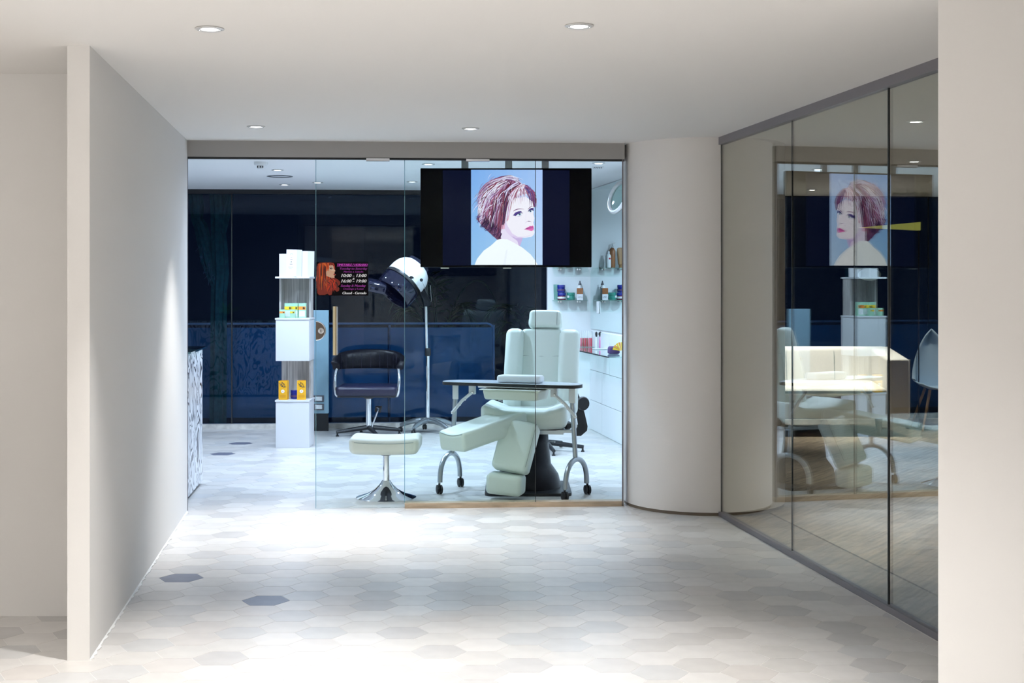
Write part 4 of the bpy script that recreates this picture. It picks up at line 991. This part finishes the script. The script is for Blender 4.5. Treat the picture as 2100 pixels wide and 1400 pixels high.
# ------------------------------------------------------------------ swivel stool behind the treatment chair
x, y = at(1120, 0, 12.8).x, 12.8
t = thing('swivel_stool', 'black swivel stool half hidden behind the treatment chair', 'stool', (x, y, 0))
star_base(t, x, y, 5, .36, math.radians(-8))
obj('column', MB().tube([(x, y, .08), (x, y, .50)], .024, 16), 'chrome', t)
obj('seat', MB().lathe((x, y, .49), [(.15, 0), (.18, .015), (.185, .05), (.16, .075), (0, .08)], 32), 'black_leather', t, smooth=50)

# ------------------------------------------------------------------ glass shelves with cosmetics in the corner
def wallshelf(z, x0, x1, label):
    t = thing('glass_shelf', label, 'shelf', ((x0+x1)/2, 14.70, z))
    obj('pane', MB().box(((x0+x1)/2, 14.70, z), (x1-x0, .15, .008)), 'shelf_glass', t, smooth=0)
    for x in (x0+.08, x1-.10):
        for s in (-.013, .013):
            obj('bracket', MB().tube([(x+s, 14.775, z-.014), (x+s, 14.70, z-.014)], .009, 8), 'steel', t)
    return z+.0045
zs = wallshelf(at(0, 616, 14.65).z, at(1133, 0, 14.65).x, at(1206, 0, 14.65).x, 'lower glass wall shelf with blue and green jars beside the mirror')
zu = wallshelf(at(0, 549.5, 14.65).z, at(1133, 0, 14.65).x, at(1206, 0, 14.65).x, 'upper glass wall shelf just below the television edge')
X = lambda px, Y=14.66: at(px, 0, Y).x
jar(X(1152), 14.67, zs, .047, .083, 'round blue jar with a maroon foot, bottom of the stacked pair', 'jar_red', 'blue_jar', 'white_plastic')
jar(X(1151), 14.67, zs+.0835, .045, .083, 'round deep blue jar, top of the stacked pair', 'blue_jar', 'blue_jar', 'violet_cloth')
g = jar(X(1171), 14.67, zs, .046, .083, 'green glass jar in the middle of the lower glass shelf', 'jar_green', 'jar_green')
obj('paper_label', MB().box((X(1165.5, 14.62), 14.628, zs+.038), (.022, .002, .024)), 'carton_white', g, smooth=0)
x = X(1189); t = thing('dropper_bottle', 'white dropper bottle behind a brown and white carton on the lower shelf', 'bottle', (x, 14.69, zs))
obj('body', MB().lathe((x, 14.70, zs), [(.026, 0), (.03, .006), (.03, .14), (.016, .158), (.016, .165)], 20), 'white_plastic', t)
obj('dropper', MB().lathe((x+.004, 14.70, zs+.165), [(.017, 0), (.017, .01), (.008, .03), (.006, .045), (0, .048)], 16), 'socket_plate', t)
t, fc = carton(X(1189), 14.645, zs, .068, .035, .13, 0, 'small carton brown above and white below on the lower shelf', 'carton_white', 'product_carton')
obj('brown_half', MB().add([fc(0, 0, .001), fc(0, .5, .001), fc(1, .5, .001), fc(1, 0, .001)], [(0, 1, 2, 3)]), 'amber', t, smooth=0)
obj('script_print', MB().tube([fc(u, v, .0015) for u, v in ((.2, .8), (.35, .68), (.45, .82), (.62, .66), (.75, .8), (.9, .7))], .0015, 5), 'grey_metal', t)
x = X(1141); t = thing('clear_tumbler', 'clear glass tumbler at the left end of the lower shelf', 'tumbler', (x, 14.70, zs))
obj('wall', MB().lathe((x, 14.715, zs), [(0, .002), (.026, .002), (.032, .17), (.030, .17), (.024, .008), (0, .008)], 20), 'shelf_glass', t)
# upper shelf
x = X(1150); t = thing('squeeze_tube', 'tan squeeze tube standing on its cap on the upper shelf', 'tube', (x, 14.68, zu))
obj('cap', MB().lathe((x, 14.68, zu), [(.026, 0), (.026, .03), (0, .03)], 18), 'tube_tan', t)
obj('body', MB().rbox((x, 14.68, zu+.125), (.085, .045, .195), .02, cuts=4, fn=lambda p: Vector((p.x*(1+1.6*(p.z)), p.y*(1-4.2*max(0, p.z+.05)), p.z))), 'tube_tan', t)
x = X(1167); t = thing('pump_bottle', 'amber pump bottle at the back of the upper shelf', 'bottle', (x, 14.715, zu))
obj('body', MB().lathe((x, 14.715, zu), [(.03, 0), (.034, .008), (.034, .19), (.02, .215), (.014, .22)], 20), 'amber', t)
obj('pump', MB().lathe((x, 14.715, zu+.22), [(.014, 0), (.014, .02), (.006, .022), (.006, .05), (0, .05)], 12).box((x-.014, 14.715, zu+.272), (.035, .01, .008)), 'steel', t)
x = X(1180); t = thing('lotion_bottle', 'white lotion bottle with a red dot on the upper shelf', 'bottle', (x, 14.66, zu))
obj('body', MB().lathe((x, 14.66, zu), [(.026, 0), (.03, .006), (.03, .13), (.022, .145), (.014, .15)], 20), 'white_plastic', t)
obj('cap', MB().lathe((x, 14.66, zu+.15), [(.016, 0), (.016, .03), (0, .03)], 14), 'carton_white', t)
obj('red_dot', MB().lathe((x-.006, 14.631, zu+.10), [(.011, 0), (.008, .002), (0, .002)], 14, RY), 'gloss_red', t)
# glass counter in the corner
zc = .918
t = thing('glass_counter', 'glass corner counter with lip glosses and make up brushes', 'counter', (.75, 14.6, zc))
pa, pb_ = WA+WD*1.7, WA+WD*.0
obj('pane', MB().prism([(.42, 14.775), (.86, 14.765), (.885, 14.40), (.42, 14.58)], zc-.012, zc), 'shelf_glass', t, smooth=0)
obj('pane', MB().prism([wpt(.30, .002), wpt(2.2, .002), wpt(2.2, .30), wpt(.40, .34)], zc-.016, zc-.004), 'shelf_glass', t, smooth=0)
obj('front_edge', MB().tube([(*wpt(.40, .345), zc-.010), (*wpt(2.2, .305), zc-.010)], .006, 6), 'black_plastic', t)
for q in ((.5, .1), (1.5, .1)): obj('bracket', MB().tube([(*wpt(q[0], .0), zc-.03), (*wpt(q[0], .2), zc-.03)], .009, 8), 'steel', t)
for k in range(7):
    x = X(1188+k*4.1, 14.62); nm = ('gloss_red', 'gloss_rose', 'gloss_brown', 'gloss_red', 'gloss_brown', 'gloss_rose', 'gloss_red')[k]
    t = thing('lip_gloss', '%s lip gloss, %s from the left of the row on the glass counter' % ({'gloss_red': 'red', 'gloss_rose': 'rose pink', 'gloss_brown': 'brown red'}[nm], ('first', 'second', 'third', 'fourth', 'fifth', 'sixth', 'last')[k]), 'lip gloss', (x, 14.64, zc), 'row of lip glosses on the glass counter')
    obj('tube', MB().lathe((x, 14.64, zc), [(.0085, 0), (.009, .004), (.009, .085), (.007, .088)], 12), nm, t)
    obj('cap', MB().lathe((x, 14.64, zc+.088), [(.0085, 0), (.0085, .05), (.005, .078), (0, .08)], 12), 'white_plastic', t)
for px, label, hm, r_ in ((1223, 'make up brush with a white handle and ragged tip', 'white_plastic', .013), (1231, 'make up brush with a pink handle and full round tip', 'pink', .02)):
    q = at(px, 0, 14.25); t = thing('makeup_brush', label, 'brush', (q.x, 14.25, zc-.004))
    obj('handle', MB().lathe((q.x, 14.25, zc-.004), [(.012, 0), (.014, .01), (.013, .075), (.008, .10), (.007, .12)], 14), hm, t)
    obj('bristles', MB().lathe((q.x, 14.25, zc+.116), [(.008, 0), (r_, .025), (r_*.9, .045), (0, .055)], 14), 'black_rubber', t)
q = at(1226, 0, 14.0); t_ = obj('paper_napkin', MB().rbox((q.x+.03, 13.95, zc+.002), (.15, .12, .01), .004, rz=.3, cuts=0), 'carton_white', loc=(q.x, 13.95, zc))
tag(t_, 'folded white napkin lying on the glass counter', 'napkin')
q = Vector(wpt(1.75, .15)); t = thing('pouch', 'violet pouch with an orange pleated fan at the right end of the glass counter', 'pouch', (q.x, q.y, zc-.004))
obj('body', MB().rbox((q.x, q.y, zc+.0345), (.11, .08, .075), .02, rz=.1, fn=lambda p: Vector((p.x*(1-1.5*p.z), p.y, p.z))), 'violet_cloth', t)
for k in range(6):
    a = math.radians(55+20*k); 
    obj('fan_blade', MB().add([(q.x+.07, q.y-.055, zc+.03), (q.x+.07+.085*math.cos(a), q.y-.058-.004*(k % 2), zc+.03+.085*math.sin(a)), (q.x+.07+.085*math.cos(a+.30), q.y-.058-.004*(k % 2), zc+.03+.085*math.sin(a+.30))], [(0, 1, 2)]), ('orange_cloth', 'carton_yellow')[k % 2], t, smooth=0)
t_ = obj('wall_switch', MB().rbox((*wpt(.42, .014), at(0, 630, 14.4).z), (.012, .09, .13), .004, rz=math.atan2(-WD.x, WD.y), cuts=0), 'white_plastic', smooth=40, loc=(*wpt(.42, 0), 1.3))
tag(t_, 'white double switch plate on the mirror below the lower shelf', 'switch')
# ring lamp
q = at(1268, 404, 12.4); t = thing('ring_lamp', 'white round magnifier lamp beside the column edge under the salon ceiling', 'lamp', (q.x+.25, 12.4, SCEIL))
Rr = frame((-.88, -.42, .30), (0, 0, 1)); ring = [q+Rr @ Vector((.145*math.cos(a), .145*math.sin(a), 0)) for a in [2*math.pi*k/40 for k in range(40)]]
obj('ring', MB().tube(ring, .020, 12, closed=True), 'trim_white', t, smooth=60)
obj('lens', MB().lathe(q, [(.13, -.003), (.08, .004), (0, .008)], 28, Rr), 'shelf_glass', t)
obj('arm', MB().tube([q+Rr @ Vector((0, -.15, 0)), q+Vector((.15, 0, .10)), (q.x+.25, 12.4, SCEIL)], .012, 8), 'white_plastic', t)

# ------------------------------------------------------------------ terrace outside
slab('floor_terrace', [(-7, rear(-7, .06)), (8, rear(8, .06)), (8, 19), (-7, 19)], -.15, -.06, 'terrace', 'dark terrace outside the rear window', 'terrace')
t = thing('balustrade', 'terrace balustrade with a steel handrail and tinted glass panels outside the window', 'balustrade', (-2.5, 15.95, -.06))
yb = 15.95
obj('handrail', MB().tube([(-6.5, yb-.25, 1.125), (-.30, yb+.02, 1.125)]+arc((-.30, yb+.02, 1.045), .08, math.pi/2, 0, 8)+[(-.22, yb+.02, -.06)], .013, 12), 'trim_white', t)
obj('lower_rail', MB().tube([(-1.3, yb-.03, .92), (-.40, yb+.0, .78)]+bez([(-.36, yb, .77), (-.25, yb, .72), (-.25, yb, .62), (-.36, yb, .60)], 8)+[(-1.4, yb-.03, .55)], .016, 10), 'steel', t)
for k in range(5):
    x0, x1 = -6.4+k*1.24, -6.4+(k+1)*1.24-.03
    obj('glass_panel', MB().prism([(x0, yb-.02-.042*(-.3-x0)), (x1, yb-.02-.042*(-.3-x1)), (x1, yb-.03-.042*(-.3-x1)), (x0, yb-.03-.042*(-.3-x0))], .02, 1.08), 'rail_glass', t, smooth=0)
for k in range(6):
    x0 = -6.4+k*1.24-.015
    obj('post', MB().tube([(x0, yb+.02-.042*(-.3-x0), -.06), (x0, yb+.02-.042*(-.3-x0), 1.11)], .018, 10), 'steel', t)
# cactus
def ribbed(mb, pts, r, ribs=7):
    seg = ribs*4; n = len(pts); o = []
    for i, p in enumerate(pts):
        p = Vector(p); t_ = (Vector(pts[min(i+1, n-1)])-Vector(pts[max(i-1, 0)])).normalized(); R = frame(t_, (1, 0, 0))
        rad = r[i] if isinstance(r, list) else r
        for k in range(seg):
            a = 2*math.pi*k/seg; q = rad*(1+.16*math.cos(ribs*a)); o.append(p+R @ Vector((q*math.cos(a), q*math.sin(a), 0)))
    fs = [(i*seg+k, i*seg+(k+1) % seg, (i+1)*seg+(k+1) % seg, (i+1)*seg+k) for i in range(n-1) for k in range(seg)]+[tuple(range(seg))[::-1], tuple(range((n-1)*seg, n*seg))]
    return mb.add(o, fs)
cY = 15.45
t = thing('cactus', 'tall ribbed columnar cactus with two raised arms outside the dark window', 'cactus', (at(447, 0, cY).x, cY, -.06))
cp = lambda px, py: at(px, py, cY)
tr_ = [(447, 900), (447, 840), (448, 720), (449, 600), (452, 560), (450, 500), (447, 470), (449, 440), (446, 405), (448, 360), (447, 320)]
bd_ = obj('stem', ribbed(MB(), [cp(*p) for p in tr_], [.085, .085, .083, .08, .086, .08, .072, .084, .08, .082, .07]), 'cactus_green', t, smooth=60)
ar_ = [(446, 590), (438, 570), (428, 540), (420, 500), (412, 465), (404, 450), (404, 425), (401, 400), (396, 370), (393, 330)]
obj('arm', ribbed(MB(), [cp(*p) for p in ar_], [.05, .062, .07, .075, .07, .06, .072, .068, .07, .055]), 'cactus_green', t, smooth=60)
ar2 = [(455, 480), (462, 440), (468, 412), (471, 395), (472, 370)]
obj('arm', ribbed(MB(), [cp(*p) for p in ar2], [.04, .05, .05, .048, .04]), 'cactus_green', t, smooth=60)
sp = MB()
for i in range(26):
    u = rr.random(); q = cp(440-u*24, 575-u*75); q.y -= .075; q.x += rr.uniform(-.05, .05)
    sp.tube([q, q+Vector((rr.uniform(-.03, .03), -.03, rr.uniform(-.1, .02)))], .0022, 4)
so = obj('spines', sp, 'spines', t, smooth=0); so['kind'] = 'stuff'
# palms
def palm(x, y, n, h, label, seed, spread=.75):
    r = random.Random(seed); t = thing('palm_plant', label, 'palm', (x, y, -.06))
    obj('pot', MB().lathe((x, y, -.06), [(.15, 0), (.19, .30), (.20, .32), (.17, .32), (.16, .28), (0, .28)], 24), 'pot_black', t)
    for k in range(n):
        a = 2.39*k+r.uniform(-.3, .3); L = spread*r.uniform(.7, 1.1); hh = h*r.uniform(.7, 1.05)
        pts = bez([(x, y, .22), (x+math.cos(a)*L*.15, y+math.sin(a)*L*.1, hh*.8), (x+math.cos(a)*L*.6, y+math.sin(a)*L*.35, hh*1.15), (x+math.cos(a)*L, y+math.sin(a)*L*.45, hh*.85)], 14)
        mb = MB().tube(pts, [.008*(1-.05*i) for i in range(15)], 5)
        for i in range(5, 15):
            t_ = (pts[min(i+1, 14)]-pts[i-1]).normalized(); sd = t_.cross(Vector((0, 0, 1)))
            sd = sd.normalized() if sd.length > .01 else Vector((1, 0, 0))
            ll = .26*math.sin(math.pi*(i-3)/13)+.05
            for s in (-1, 1):
                tip = pts[i]+(sd*s*.8+t_*.55).normalized()*ll+Vector((0, 0, -.06)); m_ = pts[i].lerp(tip, .45)+Vector((0, 0, .012)); ww = t_*.014
                mb.add([pts[i], m_-ww, tip, m_+ww], [(0, 1, 2), (0, 2, 3)])
        obj('frond', mb, 'palm_green', t, smooth=0)
palm(.30, 16.75, 13, 1.45, 'leafy palm outside the window behind the treatment chair', 2)
palm(-1.0, 17.9, 11, 1.75, 'taller palm in the dark behind the hood dryer', 5)
# bin
bx = at(921, 0, 16.25).x; t = thing('litter_bin', 'tall chrome litter bin with a black band on the terrace', 'bin', (bx, 16.25, -.06))
obj('body', MB().lathe((bx, 16.25, -.06), [(.105, 0), (.108, .01), (.108, .36), (0, .36)], 28), 'chrome', t)
obj('band', MB().lathe((bx, 16.25, -.06), [(.11, .36), (.112, .37), (.112, .62), (.11, .63), (0, .63)], 28), 'black_plastic', t)
obj('lid', MB().lathe((bx, 16.25, -.06), [(.106, .63), (.106, .78), (.09, .80), (0, .80)], 28), 'chrome', t)

# ------------------------------------------------------------------ lounge behind the glass screen
S0 = 14.06; sx0, sx1 = 2.15, 4.17
t = thing('sofa', 'cream linen sofa with square arms on short dark legs behind the glass screen', 'sofa', ((sx0+sx1)/2, 14.45, 0))
obj('seat_base', MB().rbox(((sx0+sx1)/2, 14.42, .315), (sx1-sx0-.44, .70, .27), .02, cuts=2), 'linen', t)
obj('seat_cushion', MB().rbox(((sx0+sx1)/2, 14.40, .475), (sx1-sx0-.47, .70, .10), .035, seg=3, cuts=6, fn=lambda p: Vector((p.x, p.y, p.z+.03*(p.y/.35)*(p.z > 0)))), 'linen', t, smooth=60)
bk_ = obj('backrest', MB().rbox(((sx0+sx1)/2, 14.74, .545), (sx1-sx0-.06, .22, .72), .045, seg=3, cuts=6, fn=lambda p: Vector((p.x, p.y+.06*(p.z/.36), p.z))), 'linen', t, smooth=60)
for x, s in ((sx0+.12, -1), (sx1-.12, 1)):
    am = obj('armrest', MB().rbox((x, 14.44, .515), (.24, .78, .68), .03, seg=3, cuts=5, fn=lambda p: Vector((p.x, p.y, p.z+.05*(p.y/.39)*(p.z > 0)))), 'linen', t, smooth=60)
    e_ = [(x-.118, 14.052, .19), (x-.118, 14.052, .80), (x+.118, 14.052, .80), (x+.118, 14.052, .19)]
    obj('piping', MB().tube(e_, .005, 6), 'linen', am)
for x in (3.0, 3.52): obj('seam', MB().tube([(x, 14.615, .53), (x, 14.64, .66), (x, 14.665, .86)], .003, 5), 'stitch', bk_)
for x, y in ((2.45, 14.14), (3.87, 14.12), (2.3, 14.76), (4.02, 14.76)):
    obj('leg', MB().tube([(x, y, .19), (x, y, 0)], [.034, .016], 12), 'walnut', t)
# shell chair
cx, cy = 4.66, 14.72
t = thing('shell_chair', 'white shell chair with bluish light put into its colour and beech legs right of the sofa behind the glass', 'chair', (cx, cy, 0))
sh = MB(); NU, NV = 14, 16; vs = []
for i in range(NU+1):
    u = i/NU
    for j in range(NV+1):
        v = j/NV*2-1
        if u < .5:
            q = u/.5; yy = -.22+.40*q; zz = .455-.02*math.sin(q*math.pi); wd = .22+.02*q
        else:
            q = (u-.5)/.5; yy = .18+.10*q; zz = .455+.60*q**.9; wd = .245*(1-q**1.5)**.8+.004
        x_ = wd*v; zz += .10*abs(v)**2.4*(1-abs(u-.45)); yy -= .10*abs(v)**2.2*(u > .4)
        vs.append((cx+x_, cy+yy, zz))
fs = [(i*(NV+1)+j, i*(NV+1)+j+1, (i+1)*(NV+1)+j+1, (i+1)*(NV+1)+j) for i in range(NU) for j in range(NV)]
so = obj('shell', sh.add(vs, fs), 'blue_lit_plastic', t, smooth=60)
md_ = so.modifiers.new('thick', 'SOLIDIFY'); md_.thickness = .012
for ix, iy in ((-1, -1), (1, -1), (-1, 1), (1, 1)):
    obj('leg', MB().tube([(cx+ix*.10, cy+iy*.09, .44), (cx+ix*.22, cy+iy*.22, 0)], [.016, .011], 10), 'beech', t)
# wedge floor lamp
lx0, lx1 = at(1765, 466, 14.75), at(1888, 463, 14.75)
t = thing('floor_lamp', 'floor lamp with a long pointed lime shade behind the glass screen', 'lamp', (lx1.x, 14.75, 0))
a0, a1, a2 = at(1765, 466, 14.75), at(1888, 455, 14.75), at(1888, 472, 14.75)
obj('shade', MB().extr([a0, a2, a1], (0, .09, 0)), 'lime_shade', t, smooth=0)
obj('pole', MB().tube([(a2.x-.008, 14.795, a2.z), (a2.x-.008, 14.795, .02)], .008, 8), 'black_plastic', t)
obj('base', MB().lathe((a2.x-.008, 14.795, 0), [(.14, 0), (.14, .012), (.02, .02), (0, .02)], 24), 'black_plastic', t)
# oval wall disc
q = at(1783, 563, 15.0); t_ = obj('oval_mirror', MB().lathe(q, [(0, -.006), (.115, -.006), (.13, 0), (.115, .006), (0, .006)], 40, Matrix(((1, 0, 0), (0, 0, -1), (0, .52, 0)))), 'oval_blue', smooth=40, loc=q)
tag(t_, 'small pale blue oval disc hanging in the lounge window', 'disc')
obj('cord', MB().tube([q+Vector((0, 0, .06)), (q.x, q.y, CEIL)], .0012, 4), 'black_plastic', t_)
